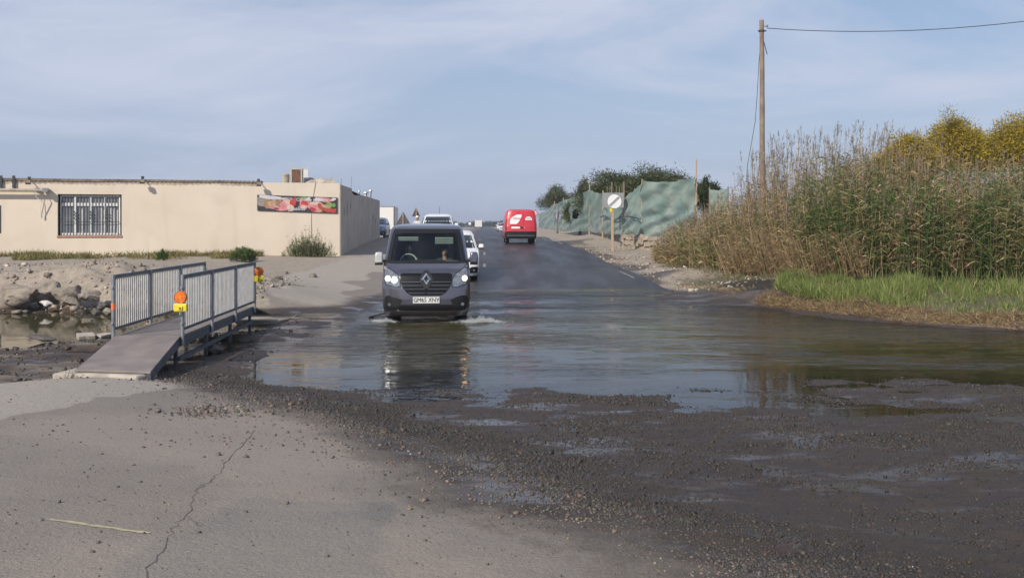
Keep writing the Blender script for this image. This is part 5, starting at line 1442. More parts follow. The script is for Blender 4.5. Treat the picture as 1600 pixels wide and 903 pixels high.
# ------------------------------------------------------------------ ribbons: blades, stems and leaves
def ribbons(base, dirv, length, width, droop, nseg=3, taper=True, wmid=.35):
    """bent strips: base (n,3), unit dirv (n,3); returns verts, quads, count per strip"""
    n = len(base)
    rnd = rng.normal(0, 1, (n, 3)); side = np.cross(dirv, rnd); side /= np.linalg.norm(side, axis=1)[:, None] + 1e-9
    V = np.empty((n, (nseg + 1) * 2, 3))
    for k in range(nseg + 1):
        t = k / nseg
        c = base + dirv * (length * t)[:, None]; c[:, 2] -= droop * length * t * t
        if taper: wk = width * (np.interp(t, [0, wmid, 1], [.55, 1, .06]))
        else: wk = width * (1 - .5 * t)
        V[:, 2 * k] = c - side * (wk / 2)[:, None]; V[:, 2 * k + 1] = c + side * (wk / 2)[:, None]
    q = np.array([(2 * k, 2 * k + 1, 2 * k + 3, 2 * k + 2) for k in range(nseg)])
    F = (q[None] + (np.arange(n) * (nseg + 1) * 2)[:, None, None]).reshape(-1, 4)
    return V.reshape(-1, 3), F, (nseg + 1) * 2
class Heap:
    def __init__(s): s.V = []; s.F = []; s.T = []; s.n = 0
    def add(s, V, F, per, tint):
        s.V.append(V); s.F.append(F + s.n); s.T.append(np.repeat(tint, per, 0)); s.n += len(V)
    def build(s, name, parent=None, material=None):
        return np_mesh(name, np.concatenate(s.V), np.concatenate(s.F), material or M['foliage'], parent, tint=np.clip(np.concatenate(s.T), 0, 1))
def unit(v): return v / (np.linalg.norm(v, axis=1)[:, None] + 1e-9)
def tints(n, cols, probs, spread=.25):
    c = np.array(cols)[rng.choice(len(cols), n, p=probs)]
    return c * np.exp(rng.normal(0, spread, (n, 1)))
GREEN = [(.115, .165, .045), (.08, .125, .038), (.165, .215, .07), (.13, .165, .06)]
DRY = [(.42, .31, .17), (.33, .235, .125), (.50, .395, .24), (.26, .18, .10)]

def reeds(name, label, x, y, h, green, nleaf, plume, lean=(.03, 0), leafw=.030, leaflen=.5, low=.12):
    """stems with drooping leaves; green and plume are per stem 0..1"""
    n = len(x); Hh = Heap()
    base = np.stack([x, y, land(x, y) - .03], 1)
    d0 = unit(np.stack([rng.normal(lean[0], .10, n), rng.normal(lean[1], .10, n), np.ones(n)], 1))
    bend = rng.uniform(0.0, .10, n)
    gmix = (rng.random(n) < green)
    stem_t = np.where(gmix[:, None], tints(n, GREEN, [.25] * 4), tints(n, DRY, [.25] * 4))
    V, F, per = ribbons(base, d0, h, np.full(n, .018), bend, 4, False)
    Hh.add(V, F, per, stem_t)
    m = n * nleaf
    idx = np.repeat(np.arange(n), nleaf)
    t = rng.uniform(low, 1.0, m)
    pos = base[idx] + d0[idx] * (h[idx] * t)[:, None]; pos[:, 2] -= bend[idx] * h[idx] * t * t
    a = rng.uniform(0, 2 * math.pi, m); up = rng.uniform(.45, 1.5, m)
    ld = unit(np.stack([np.cos(a), np.sin(a), up], 1))
    ll = leaflen * rng.uniform(.55, 1.25, m) * np.interp(t, [0, .6, 1], [.9, 1.1, .6])
    lg = gmix[idx] & (rng.random(m) < np.interp(t, [0, .2, 1], [.55, .9, .9]))
    lt = np.where(lg[:, None], tints(m, GREEN, [.35, .25, .25, .15]), tints(m, DRY, [.3, .3, .2, .2]))
    V, F, per = ribbons(pos, ld, ll, leafw * rng.uniform(.6, 1.3, m), rng.uniform(.25, .95, m), 3)
    Hh.add(V, F, per, lt)
    ip = np.where(rng.random(n) < plume)[0]
    if len(ip):
        k = 14
        jd = np.repeat(ip, k)
        tp = base[jd] + d0[jd] * h[jd][:, None]; tp[:, 2] -= bend[jd] * h[jd]
        tp += d0[jd] * rng.uniform(-.06, .30, len(jd))[:, None]
        dv = unit(np.stack([rng.normal(0.12, .28, len(jd)), rng.normal(0, .28, len(jd)), np.ones(len(jd))], 1))
        V, F, per = ribbons(tp, dv, rng.uniform(.10, .22, len(jd)), np.full(len(jd), .018), np.full(len(jd), .25), 2)
        Hh.add(V, F, per, tints(len(jd), [(.30, .24, .19), (.22, .17, .14), (.38, .31, .24)], [.4, .35, .25], .15))
    o = Hh.build(name); return tag(o, label, 'reeds', kind='stuff')
def along(front, n, depth, pw=1.3):
    """random points behind a front line (list of x,y), away from the camera"""
    f = np.array(front, float); seg = np.linalg.norm(np.diff(f, axis=0), axis=1); cs = np.concatenate([[0], np.cumsum(seg)])
    s = rng.random(n) * cs[-1]; px = np.interp(s, cs, f[:, 0]); py = np.interp(s, cs, f[:, 1])
    dpt = depth * rng.random(n) ** pw
    u = np.stack([px, py], 1); u /= np.linalg.norm(u, axis=1)[:, None]
    return px + u[:, 0] * dpt + .25 * dpt, py + u[:, 1] * dpt, dpt, px / py * FPX + 800
# tall green bed on the right
fx = [(9.0, 31.6), (10.6, 29.4), (12.6, 28.0), (15.2, 26.6), (18.5, 25.2)]
x, y, dp, spx = along(fx, 4600, 5.5)
topc = np.interp(x / y * FPX + 800, [1180, 1250, 1330, 1400, 1480, 1600, 1800], [248, 232, 222, 232, 240, 228, 220])
tz = CZ + (HZ - topc) / FPX * y
h = (tz - land(x, y)) * np.interp(dp, [0, 1.2, 5.5], [.62, .86, 1.0]) * rng.uniform(.72, 1.04, len(x))
reeds('reed_bed', 'tall green reed bed with broad drooping leaves on the bank', x, y, h, np.interp(dp, [0, 2, 5], [.78, .55, .30]), 17, .0 * x + .06, leafw=.030, leaflen=.58)
# taller dry stems with plumes behind it, left half
x, y, dp, spx = along([(8.2, 36.0), (9.6, 33.5), (11.6, 32.0), (13.4, 31.5)], 720, 5.0)
topc = np.interp(x / y * FPX + 800, [1100, 1150, 1200, 1260, 1320, 1400, 1470], [268, 246, 226, 206, 196, 204, 222])
h = (CZ + (HZ - topc) / FPX * y - land(x, y)) * rng.uniform(.66, 1.02, len(x))
reeds('plumed_reeds', 'tall dry reeds with feathery seed plumes around the utility pole', x, y, h, .0 * x + .12, 8, .0 * x + .72, leafw=.022, leaflen=.42, low=.35)
# dry tangle at the left end of the bed
x, y, dp, spx = along([(6.2, 43.5), (6.7, 39.5), (7.3, 36.2), (8.3, 33.2), (9.6, 31.2), (10.6, 30.2)], 2500, 4.2)
topc = np.interp(x / y * FPX + 800, [1020, 1060, 1110, 1160, 1220, 1300], [372, 345, 312, 276, 262, 265])
h = np.maximum((CZ + (HZ - topc) / FPX * y - land(x, y)), .4) * np.interp(dp, [0, 1, 4], [.6, .85, 1.0]) * rng.uniform(.6, 1.03, len(x))
reeds('dry_reeds', 'dry straw coloured reed tangle at the end of the reed bed', x, y, h, .0 * x + .30, 14, .0 * x + .12, lean=(-.08, -.04), leafw=.024, leaflen=.45)
# leaning dead canes at its foot
x, y, dp, spx = along([(7.3, 34.5), (8.0, 32.6), (9.0, 30.7), (10.4, 29.2)], 760, 1.1)
reeds('dead_canes', 'pale dead canes leaning out at the foot of the reeds', x, y, rng.uniform(.5, 1.7, len(x)), .0 * x + .04, 4, .0 * x, lean=(-.35, -.25), leafw=.02, leaflen=.3)

def grass(name, label, x, y, h, cols, probs, w=.012, lean=.25, cat='grass', sp=.25):
    n = len(x); Hh = Heap()
    base = np.stack([x, y, land(x, y) - .01], 1)
    dv = unit(np.stack([rng.normal(0, lean, n), rng.normal(0, lean, n), np.ones(n)], 1))
    V, F, per = ribbons(base, dv, h, w * rng.uniform(.6, 1.4, n), rng.uniform(.05, .5, n), 2)
    Hh.add(V, F, per, tints(n, cols, probs, sp)); o = Hh.build(name); return tag(o, label, cat, kind='stuff')
FRESH = [(.19, .25, .058), (.135, .195, .045), (.26, .305, .095), (.34, .29, .15)]
def strip_pts(near, n, d0, d1):
    """points in a band set back d0..d1 metres from a shore line"""
    f = np.array(near, float); seg = np.linalg.norm(np.diff(f, axis=0), axis=1); cs = np.concatenate([[0], np.cumsum(seg)])
    s = rng.random(n) * cs[-1]; px = np.interp(s, cs, f[:, 0]); py = np.interp(s, cs, f[:, 1])
    k = rng.random(n); dd_ = np.interp(s / cs[-1], [0, 1], [d0[0], d1[0]]) + k * (np.interp(s / cs[-1], [0, 1], [d0[1], d1[1]]) - np.interp(s / cs[-1], [0, 1], [d0[0], d1[0]]))
    return px + dd_ * .5, py + dd_ * .87
shore = [(6.5, 26.4), (7.5, 23.8), (8.5, 21.7), (10.3, 20.1), (13, 18.9), (16, 18.2)]
x, y = strip_pts(shore, 38000, (1.5, 2.6), (.2, 11.5))
pp = fbm(x / .8, y / .8, 131, 3); k_ = rng.random(len(x)) < np.clip(.8 + 1.6 * pp, .12, 1)
x, y = x[k_], y[k_]; pp = pp[k_]
grass('verge_grass', 'fresh green grass growing along the flooded verge', x, y, rng.uniform(.14, .46, len(x)) * np.clip(1 + 1.8 * pp + .6 * fbm(x / 2.5, y / 2.5, 133, 2), .35, 2.0), FRESH, [.33, .29, .2, .18], .014, .35)
x, y = strip_pts(shore, 18000, (-.15, 1.2), (-.2, .6))
grass('drift_straw', 'brown straw washed up along the edge of the flood', x, y, rng.uniform(.10, .42, len(x)), [(.38, .27, .14), (.22, .14, .07), (.46, .36, .2), (.13, .085, .045)], [.35, .3, .15, .2], .010, 1.6, 'straw')
x, y = strip_pts([(5.2, 33.6), (6.0, 29), (6.9, 25.6)], 2600, (.3, 1.3), (.1, 1.1))
pp = fbm(x / .7, y / .7, 141, 3); k_ = pp > -.05
grass('dirt_straw', 'thin straw litter on the bare dirt by the road edge', x[k_], y[k_], rng.uniform(.06, .2, k_.sum()), DRY, [.3, .3, .2, .2], .009, 1.8, 'straw')
x, y = strip_pts([(5.6, 40), (6.0, 36), (6.9, 31), (7.6, 28)], 3800, (.7, 2.0), (1.0, 2.6))
pp = fbm(x / .6, y / .6, 151, 3); k_ = pp > .0
grass('verge_weeds', 'low grey green weeds on the dirt bank before the reeds', x[k_], y[k_], rng.uniform(.08, .28, k_.sum()), [(.12, .13, .06), (.2, .18, .09), (.3, .25, .15)], [.4, .3, .3], .011, .5, 'weeds')
# left: weeds along the foot of the cream wall
s_ = rng.random(30000) * 16; o_ = rng.random(30000) ** 1.3 * np.interp(s_, [0, 3, 5, 16], [.2, .4, 3.0, 4.2]) + .12
bx = C0.x - fd.x * s_ + fn.x * o_; by = C0.y - fd.y * s_ + fn.y * o_
pp = fbm(bx / 1.3, by / .7, 161, 3); k_ = (rng.random(30000) < np.clip(.62 + 1.9 * pp - .09 * o_, 0, 1)) & (s_ > 3.4) & (s_ < np.where(o_ > 1.2, 12.5, 15))
grass('wall_grass', 'thin yellowing grass along the foot of the cream wall', bx[k_], by[k_], rng.uniform(.10, .42, k_.sum()), [(.20, .19, .065), (.30, .24, .11), (.13, .15, .05)], [.4, .35, .25], .026, .5)
x = rng.normal(-6.3, .35, 260); y = 27.9 + (x + 6.3) * 1.3 + rng.normal(0, .07, 260)
grass('crack_grass', 'green weeds growing along a crack in the pavement beyond the footbridge', x, y, rng.uniform(.03, .10, 260), [(.12, .17, .04), (.2, .2, .08)], [.7, .3], .012, .6)
c0 = scr(113, 590)
x = rng.normal(c0[0], .07, 60); y = rng.normal(c0[1], .05, 60)
grass('ramp_tuft', 'small tuft of weeds beside the toe of the footbridge ramp', x, y, rng.uniform(.06, .17, 60), [(.16, .2, .06), (.24, .22, .1)], [.6, .4], .010, .4)

# ------------------------------------------------------------------ bushes and trees
def crown(center, radii, nclump, nleaf, size, cols, probs, name, parent, shell=.55, clump_r=.20, flat=0.0, sp=.22):
    """leaf faces gathered in clumps through an uneven ellipsoid"""
    c = np.array(center); r = np.array(radii)
    u = unit(rng.normal(0, 1, (nclump, 3))); u[:, 2] = np.where(u[:, 2] < -.35, -u[:, 2] * .5, u[:, 2])
    rad_ = (shell + (1 - shell) * rng.random(nclump)) * (1 + .16 * np.sin(5 * u[:, 0] + 3 * u[:, 2]) + rng.normal(0, .05, nclump))
    cc = u * rad_[:, None] * r
    idx = np.repeat(np.arange(nclump), nleaf); m = len(idx)
    off = rng.normal(0, 1, (m, 3)) * clump_r * r * rng.uniform(.6, 1.2, nclump)[idx][:, None] * .6
    pos = cc[idx] + off + c
    dv = unit(unit(off + 1e-6) + rng.normal(0, .6, (m, 3)) + np.array([0, 0, .3]))
    V, F, per = ribbons(pos, dv, size * rng.uniform(.6, 1.5, m), size * .6 * rng.uniform(.7, 1.3, m), np.full(m, .1), 1, True)
    Hh = Heap(); ct = np.exp(rng.normal(0, .18, nclump))[idx][:, None]
    Hh.add(V, F, per, tints(m, cols, probs, sp) * ct)
    return Hh.build(name, parent)
def limbs(parent, pts_list, name='trunk'):
    b = MB()
    for pts, r0, r1 in pts_list:
        k = len(pts); b.tube(pts, [r0 + (r1 - r0) * i / (k - 1) for i in range(k)], 7)
    return b.build(name, M['trunk'], parent, smooth=True)
OLIVE = [(.075, .095, .032), (.055, .075, .026), (.105, .12, .045), (.13, .125, .06)]
def tree(name, label, px0, px1, py_top, py_bot, D, cols, probs, n=(60, 90), size=.16, cat='tree', group='trees behind the net fence', shell=.5):
    cxp = (px0 + px1) / 2; top = P(cxp, py_top, D).z; bot = P(cxp, py_bot, D).z
    p = P(cxp, 350, D); gz_ = gz(p.x, D, False)
    o = empty(name, (p.x, D, gz_), 0, label, cat, group)
    rx = (px1 - px0) / 2 / FPX * D; rz = (top - bot) / 2; cz = (top + bot) / 2 - gz_
    fan = [([(0, 0, -.05), (.05, .1, cz * .4), (.1, 0, cz)], .14, .06)]
    for k in range(5):
        a = k * 1.256; fan.append(([(.03, .05, cz * .35), (rx * .35 * math.cos(a), rx * .3 * math.sin(a), cz * .75), (rx * .72 * math.cos(a), rx * .5 * math.sin(a), cz + rz * .25)], .07, .02))
    limbs(o, fan)
    crown((0, 0, cz), (rx, rx * .8, rz), n[0], n[1], size, cols, probs, 'crown', o, shell=shell)
    return o
tree('shrub_tree', 'round olive green tree at the far end of the net fence', 843, 899, 291, 345, 126, OLIVE, [.3, .3, .25, .15], (110, 110), .20)
tree('brown_tree', 'small brownish tree behind the torn middle of the net fence', 893, 940, 285, 352, 84, [(.12, .10, .05), (.16, .12, .07), (.08, .085, .035)], [.4, .3, .3], (90, 100), .18)
tree('broad_tree', 'broad dark green tree rising behind the round road sign', 903, 1018, 269, 350, 70, OLIVE, [.35, .3, .25, .1], (210, 130), .17)
tree('long_tree', 'dark green tree with level top behind the tall net panel', 966, 1098, 266, 350, 61, OLIVE, [.3, .4, .2, .1], (240, 130), .16)
tree('corner_tree', 'small dark tree past the last post of the net fence', 1082, 1130, 282, 350, 56, [(.045, .068, .022), (.03, .05, .016), (.07, .09, .03)], [.4, .4, .2], (110, 110), .15)
tree('low_shrub', 'dark shrub seen through the tear in the net fence', 880, 932, 312, 364, 78, OLIVE, [.3, .4, .2, .1], (110, 110), .17, 'shrub')
# yellow flowering broom on the right
BROOM = [(.52, .385, .03), (.42, .32, .035), (.25, .21, .05), (.13, .14, .04), (.30, .24, .06)]
def broom(label, px0, px1, pt, pb, D):
    return tree('broom_bush', label, px0, px1, pt, pb, D, BROOM, [.34, .22, .16, .15, .13], (320, 230), .085, 'bush', 'yellow broom bushes above the reeds', .3)
broom('low yellow broom bush where the bank slopes down to the reeds', 1372, 1470, 214, 310, 35.0)
broom('middle yellow broom bush between the other two on the bank', 1440, 1545, 190, 300, 36.0)
broom('tallest yellow broom bush at the edge of the picture', 1520, 1680, 182, 310, 36.5)
# bushes at the building
def bush(name, label, px, py_top, w_px, D, cols, probs, n, size, thin=False):
    p = P(px, 395, D); g_ = gz(p.x, D); top = P(px, py_top, D).z
    o = empty(name, (p.x, D, g_), 0, label, 'bush')
    hh = top - g_; rx = w_px / 2 / FPX * D
    limbs(o, [([(0, 0, -.05), (math.cos(a) * rx * .3, math.sin(a) * rx * .3, hh * .4), (math.cos(a) * rx * .6, math.sin(a) * rx * .5, hh * .75)], .02, .006) for a in (0, 1.3, 2.5, 3.8, 5)], 'stems')
    crown((0, 0, hh * .32), (rx, rx * .8, hh * .68), n[0], n[1], size, cols, probs, 'foliage', o)
    return o
bush('round_bush', 'round dark green bush in front of the cream wall', 382, 387, 40, 38, [(.06, .11, .025), (.09, .14, .035), (.13, .16, .06)], [.4, .4, .2], (70, 60), .075)
bush('small_bush', 'little leafy green bush in the wall grass', 255, 391, 19, 38, [(.08, .15, .03), (.06, .11, .025)], [.6, .4], (30, 50), .06)
# straggly weed clump under the banner
p = P(482, 398, 42.6); wc = empty('weed_clump', (p.x, 42.6, gz(p.x, 42.6)), 0, 'straggly grey green weed clump against the wall under the banner', 'weeds')
n = 420; Hh = Heap()
bx = rng.normal(0, .40, n); by = rng.normal(0, .16, n)
hh = np.clip(rng.normal(.75, .28, n) * np.exp(-(bx / .95) ** 2), .15, 1.6)
dv = unit(np.stack([bx * .55 + rng.normal(0, .22, n), rng.normal(-.05, .2, n), np.ones(n)], 1))
V, F, per = ribbons(np.stack([bx, by, np.full(n, -.02)], 1), dv, hh, np.full(n, .016), rng.uniform(0, .25, n), 4, False); Hh.add(V, F, per, tints(n, [(.15, .17, .08), (.26, .23, .13)], [.6, .4]))
idx = np.repeat(np.arange(n), 9); t = rng.uniform(.1, .9, len(idx))
pos = np.stack([bx, by, np.zeros(n)], 1)[idx] + dv[idx] * (hh[idx] * t)[:, None]
ld = unit(rng.normal(0, 1, (len(idx), 3)) + np.array([0, 0, .6]))
V, F, per = ribbons(pos, ld, rng.uniform(.06, .16, len(idx)), np.full(len(idx), .022), rng.uniform(0, .4, len(idx)), 2); Hh.add(V, F, per, tints(len(idx), [(.11, .15, .06), (.16, .19, .09), (.08, .11, .04)], [.4, .3, .3]))
Hh.build('foliage', wc)

# ------------------------------------------------------------------ net fence on a dry-stone footing
def net_material():
    m, nt, b = new_mat('shade_net')
    L = nt.links.new; N = nt.nodes.new
    tc = N("ShaderNodeTexCoord")
    nz = N("ShaderNodeTexNoise"); nz.inputs["Scale"].default_value = .9; nz.inputs["Detail"].default_value = 8; L(tc.outputs["Object"], nz.inputs["Vector"])
    rp = N("ShaderNodeValToRGB"); rp.color_ramp.elements[0].position = .32; rp.color_ramp.elements[1].position = .7
    rp.color_ramp.elements[0].color = (.165, .27, .245, 1); rp.color_ramp.elements[1].color = (.35, .40, .355, 1)
    L(nz.outputs[0], rp.inputs[0]); L(rp.outputs[0], b.inputs["Base Color"]); b.inputs["Roughness"].default_value = .8
    tr = N("ShaderNodeBsdfTransparent"); tl = N("ShaderNodeBsdfTranslucent"); L(rp.outputs[0], tl.inputs["Color"])
    m1 = N("ShaderNodeMixShader"); m1.inputs[0].default_value = .25; L(b.outputs[0], m1.inputs[1]); L(tl.outputs[0], m1.inputs[2])
    m2 = N("ShaderNodeMixShader"); m2.inputs[0].default_value = .10; L(m1.outputs[0], m2.inputs[1]); L(tr.outputs[0], m2.inputs[2])
    L(m2.outputs[0], nt.nodes["Material Output"].inputs[0])
    return m
M['net'] = net_material()
nf = empty('net_fence', (6.9, 54, gz(6.9, 54)), 0, 'ragged green shade net fence on wooden posts beside the road', 'fence')
def nl(p): return Vector(p) - Vector(nf.location)
def net_panel(a, b, za, zb, ta, tb, seed, sag=.12, fold=.06, nu=44, nv=26, holes=()):
    """cloth between two posts: feet za, zb, tops ta, tb"""
    a = np.array(a, float); b = np.array(b, float)
    e = b - a; nrm = np.array([e[1], -e[0]]) / np.linalg.norm(e)
    if nrm @ (-a) < 0: nrm = -nrm
    V = []; F = []
    U, W = np.meshgrid(np.linspace(0, 1, nu), np.linspace(0, 1, nv))
    top = ta + (tb - ta) * U - sag * np.sin(np.pi * U) + .05 * vnoise(U * 9, U * 0 + seed, seed)
    bot = za + (zb - za) * U + .07 * vnoise(U * 12, U * 0 + seed + 3, seed + 1)
    zz = bot + (top - bot) * W
    ln = np.linalg.norm(e)
    out = fold * (fbm(U * ln * .9 + W * 1.4, W * 4.5 + seed, seed + 5, 4)) * 1.4 * (.25 + np.sin(np.pi * U)) + .12 * np.sin(np.pi * U) * np.sin(np.pi * W) + fold * 1.1 * np.sin((W * 3.0 + U * 1.6 + vnoise(U * 3, W * 2, seed)) * 6.28) * .6
    xx = a[0] + e[0] * U + nrm[0] * out; yy = a[1] + e[1] * U + nrm[1] * out
    ix = np.arange(nu * nv).reshape(nv, nu)
    F = np.stack([ix[:-1, :-1], ix[:-1, 1:], ix[1:, 1:], ix[1:, :-1]], -1).reshape(-1, 4)
    cu_, cw_ = ((U[:-1, :-1] + U[1:, 1:]) / 2).ravel(), ((W[:-1, :-1] + W[1:, 1:]) / 2).ravel()
    keep = np.ones(len(F), bool)
    for (u, w, ru, rw) in holes:
        keep &= ((cu_ - u) / ru) ** 2 + ((cw_ - w) / rw) ** 2 > 1 + .5 * vnoise(cu_ * 20, cw_ * 20, 3)
    L_ = Vector(nf.location)
    o = np_mesh('net_panel', np.stack([xx - L_.x, yy - L_.y, zz - L_.z], -1).reshape(-1, 3), F[keep], M['net'], nf, smooth=True)
    return o
# (px, D, foot row, top row) of the posts
FP = [(1088, 50, 371, 277), (1003, 53.5, 370, 284), (974, 55.5, 367, 312), (942, 60, 365, 303), (921, 66, 362, 296), (880, 84, 361, 313), (866, 96, 359, 318), (842, 118, 357, 334)]
W_ = [((px - 800) / FPX * D, D) for px, D, _, _ in FP]
zf_ = [CZ - (b_ - HZ) / FPX * D for _, D, b_, _ in FP]; zt_ = [CZ - (t_ - HZ) / FPX * D for _, D, _, t_ in FP]
net_panel(W_[0], W_[1], zf_[0], zf_[1], zt_[0], zt_[1] + .05, 3, .14, .17, 70, 44)
net_panel(W_[1], W_[2], zf_[1], zf_[2], zt_[1] + .05, zt_[2] + .1, 8, .10, .14, 30)
net_panel(W_[2], W_[3], zf_[2], zf_[3], zt_[2] - .25, zt_[3] - .7, 13, .12, .05, 30)
net_panel(W_[3], W_[4], zf_[3], zf_[4], zt_[3], zt_[4], 15, .06, .05, 30)
net_panel(W_[4], W_[5], zf_[4], zf_[5], zt_[4], zt_[5], 18, .12, .06, holes=((.42, .5, .13, .15),))
net_panel(W_[5], W_[6], zf_[5], zf_[6], zt_[5], zt_[6], 23, .12, .10, holes=((.5, .55, .25, .25),))
net_panel(W_[6], W_[7], zf_[6], zf_[7], zt_[6], zt_[7], 28, .15, .06)
p0, p1 = P(1109, 330, 49), P(1138, 330, 48.5)
net_panel((p0.x, 49), (p1.x, 48.5), P(1109, 372, 49).z, P(1138, 372, 48.5).z, P(1109, 296, 49).z, P(1138, 295, 48.5).z, 33, .04, .05, 24)
tops = [.9, .15, .2, .2, .3, .2, .2, .1]
for (x, y), zt0, zf0, ex_ in zip(W_, zt_, zf_, tops):
    b = MB(); b.tube([nl((x, y + .08, gz(x, y) - .1)), nl((x + .02, y + .08, zt0 + ex_))], [.05, .035], 7); b.build('fence_post', M['wood_post'], nf)
for px, py, D in ((956, 285, 58.6), (975, 284, 57.6)):
    p = P(px, py, D); b = MB(); b.tube([nl((p.x, D, gz(p.x, D))), nl(p)], [.05, .04], 7); b.build('fence_post', M['wood_pole'], nf)
for px in (949, 953, 963, 968, 972):
    p = P(px, 287 + (px % 5), 59.5); b = MB(); b.tube([nl((p.x, p.y, gz(p.x, p.y))), nl(p)], .018, 5); b.build('cane', M['wood_pole'], nf)
for (x, y) in ((p0.x, 49.05), (p1.x, 48.55)):
    b = MB(); b.tube([nl((x, y, gz(x, y) - .1)), nl((x, y, P(1120, 292, 49).z))], .035, 6); b.build('fence_post', M['wood_pole'], nf)
# slack rope across the lower third
rope = []
for k in range(25):
    t = k / 24; i = 1 if t < .3 else 2
    a_, b_2, tt = (W_[1], W_[2], t / .3) if i == 1 else (W_[2], W_[3], (t - .3) / .7)
    x, y = a_[0] + (b_2[0] - a_[0]) * tt, a_[1] + (b_2[1] - a_[1]) * tt
    z0 = (zf_[1] if i == 1 else zf_[2]) + ((zf_[2] if i == 1 else zf_[3]) - (zf_[1] if i == 1 else zf_[2])) * tt
    rope.append(nl((x - .18, y - .24, z0 + .95 + .1 * math.sin(t * 9))))
b = MB(); b.tube(rope, .03, 5); b.build('rope', M['wire'], nf)
# footing wall of rough blocks
sw = empty('stone_wall', (6.9, 53.4, gz(6.9, 53.4)), 0, 'low rough stone footing wall under the green net fence', 'wall')
def sl(p): return Vector(p) - Vector(sw.location)
rs = np.random.default_rng(12)
def block(c, s, rz):
    b = MB(); b.box((0, 0, 0), s, rz, taper=.93)
    b.v = [tuple(np.array(v) + rs.normal(0, .045, 3)) for v in b.v]
    b.build('stone', M['stone_wall'], sw, bevel=.05, loc=sl(c))
def wall_run(a, b_, zb0, zb1, zt0, zt1, size, core=True):
    a, b_ = np.array(a), np.array(b_); e = b_ - a; ln = np.linalg.norm(e); rz = math.atan2(e[1], e[0]); ncourse = 3
    for c in range(ncourse):
        s = -.1 * c
        while s < ln:
            w = size * rs.uniform(.7, 1.4); t = min(1, max(0, (s + w / 2) / ln))
            zb, zt2 = zb0 + (zb1 - zb0) * t, zt0 + (zt1 - zt0) * t; hh = (zt2 - zb) / ncourse
            x, y = a + e * t
            block((x + rs.normal(0, .03), y - .2 + rs.normal(0, .07), zb + hh * (c + .5) + rs.normal(0, .03)), (w * .95, .34, hh * rs.uniform(.75, 1.0)), rz + rs.normal(0, .08)); s += w
    if core:
        q = MB(); m_ = (a + b_) / 2
        q.bar(sl((a[0], a[1] + .02, (zb0 + zt0) / 2)), sl((b_[0], b_[1] + .02, (zb1 + zt1) / 2)), .34, min(zt0 - zb0, zt1 - zb1) * .9); q.build('wall_core', M['mortar'], sw)
wall_run(W_[1], W_[0], gz(*W_[1]) - .1, gz(*W_[0]) - .1, zf_[1] + .06, zf_[0] + .06, .34)
wall_run(W_[2], W_[1], gz(*W_[2]) - .1, gz(*W_[1]) - .1, zf_[2] + .06, zf_[1] + .06, .32)

# ------------------------------------------------------------------ road signs
D = 51.5; p = P(957, 391, D)
sg_ = empty('road_sign', (p.x, D, gz(p.x, D)), 0, 'round white road sign with grey diagonal bar on wooden post', 'road sign')
zc_ = P(957, 315, D).z - gz(p.x, D); k = D / FPX
b = MB(); b.box((0, .05, (zc_) / 2), (.13, .09, zc_)); b.build('post', M['wood_post'], sg_, bevel=.008)
b = MB(); b.lathe([(10.8 * k, -.012), (11 * k, -.008), (11 * k, .012)], (3 * k, -.03, zc_), 'y', 30); dsc = b.build('disc', M['sign_white'], sg_)
b = MB()
for s0 in (0,):
    a = math.radians(43); c_, s_ = math.cos(a), math.sin(a); hw = 1.9 * k; hl = 10.0 * k
    b.add([(3 * k + c_ * u - s_ * v, -.047, zc_ + s_ * u + c_ * v) for u, v in ((-hl, -hw), (hl, -hw), (hl, hw), (-hl, hw))] + [(3 * k + c_ * u - s_ * v, -.040, zc_ + s_ * u + c_ * v) for u, v in ((-hl, -hw), (hl, -hw), (hl, hw), (-hl, hw))], [(0, 1, 2, 3), (7, 6, 5, 4), (0, 4, 5, 1), (1, 5, 6, 2), (2, 6, 7, 3), (3, 7, 4, 0)])
b.build('diagonal_bar', M['sign_grey'], dsc)
b = MB(); b.lathe([(11 * k, -.006), (11.5 * k, -.006), (11.5 * k, .01), (11 * k, .01)], (3 * k, -.03, zc_), 'y', 30); b.build('disc_edge', M['sign_back'], dsc)
b = MB(); b.box((-2.2 * k, -.01, zc_ - 13.5 * k), (4 * k, .02, 5.5 * k)); b.build('yellow_tag', M['yellow_box'], sg_)
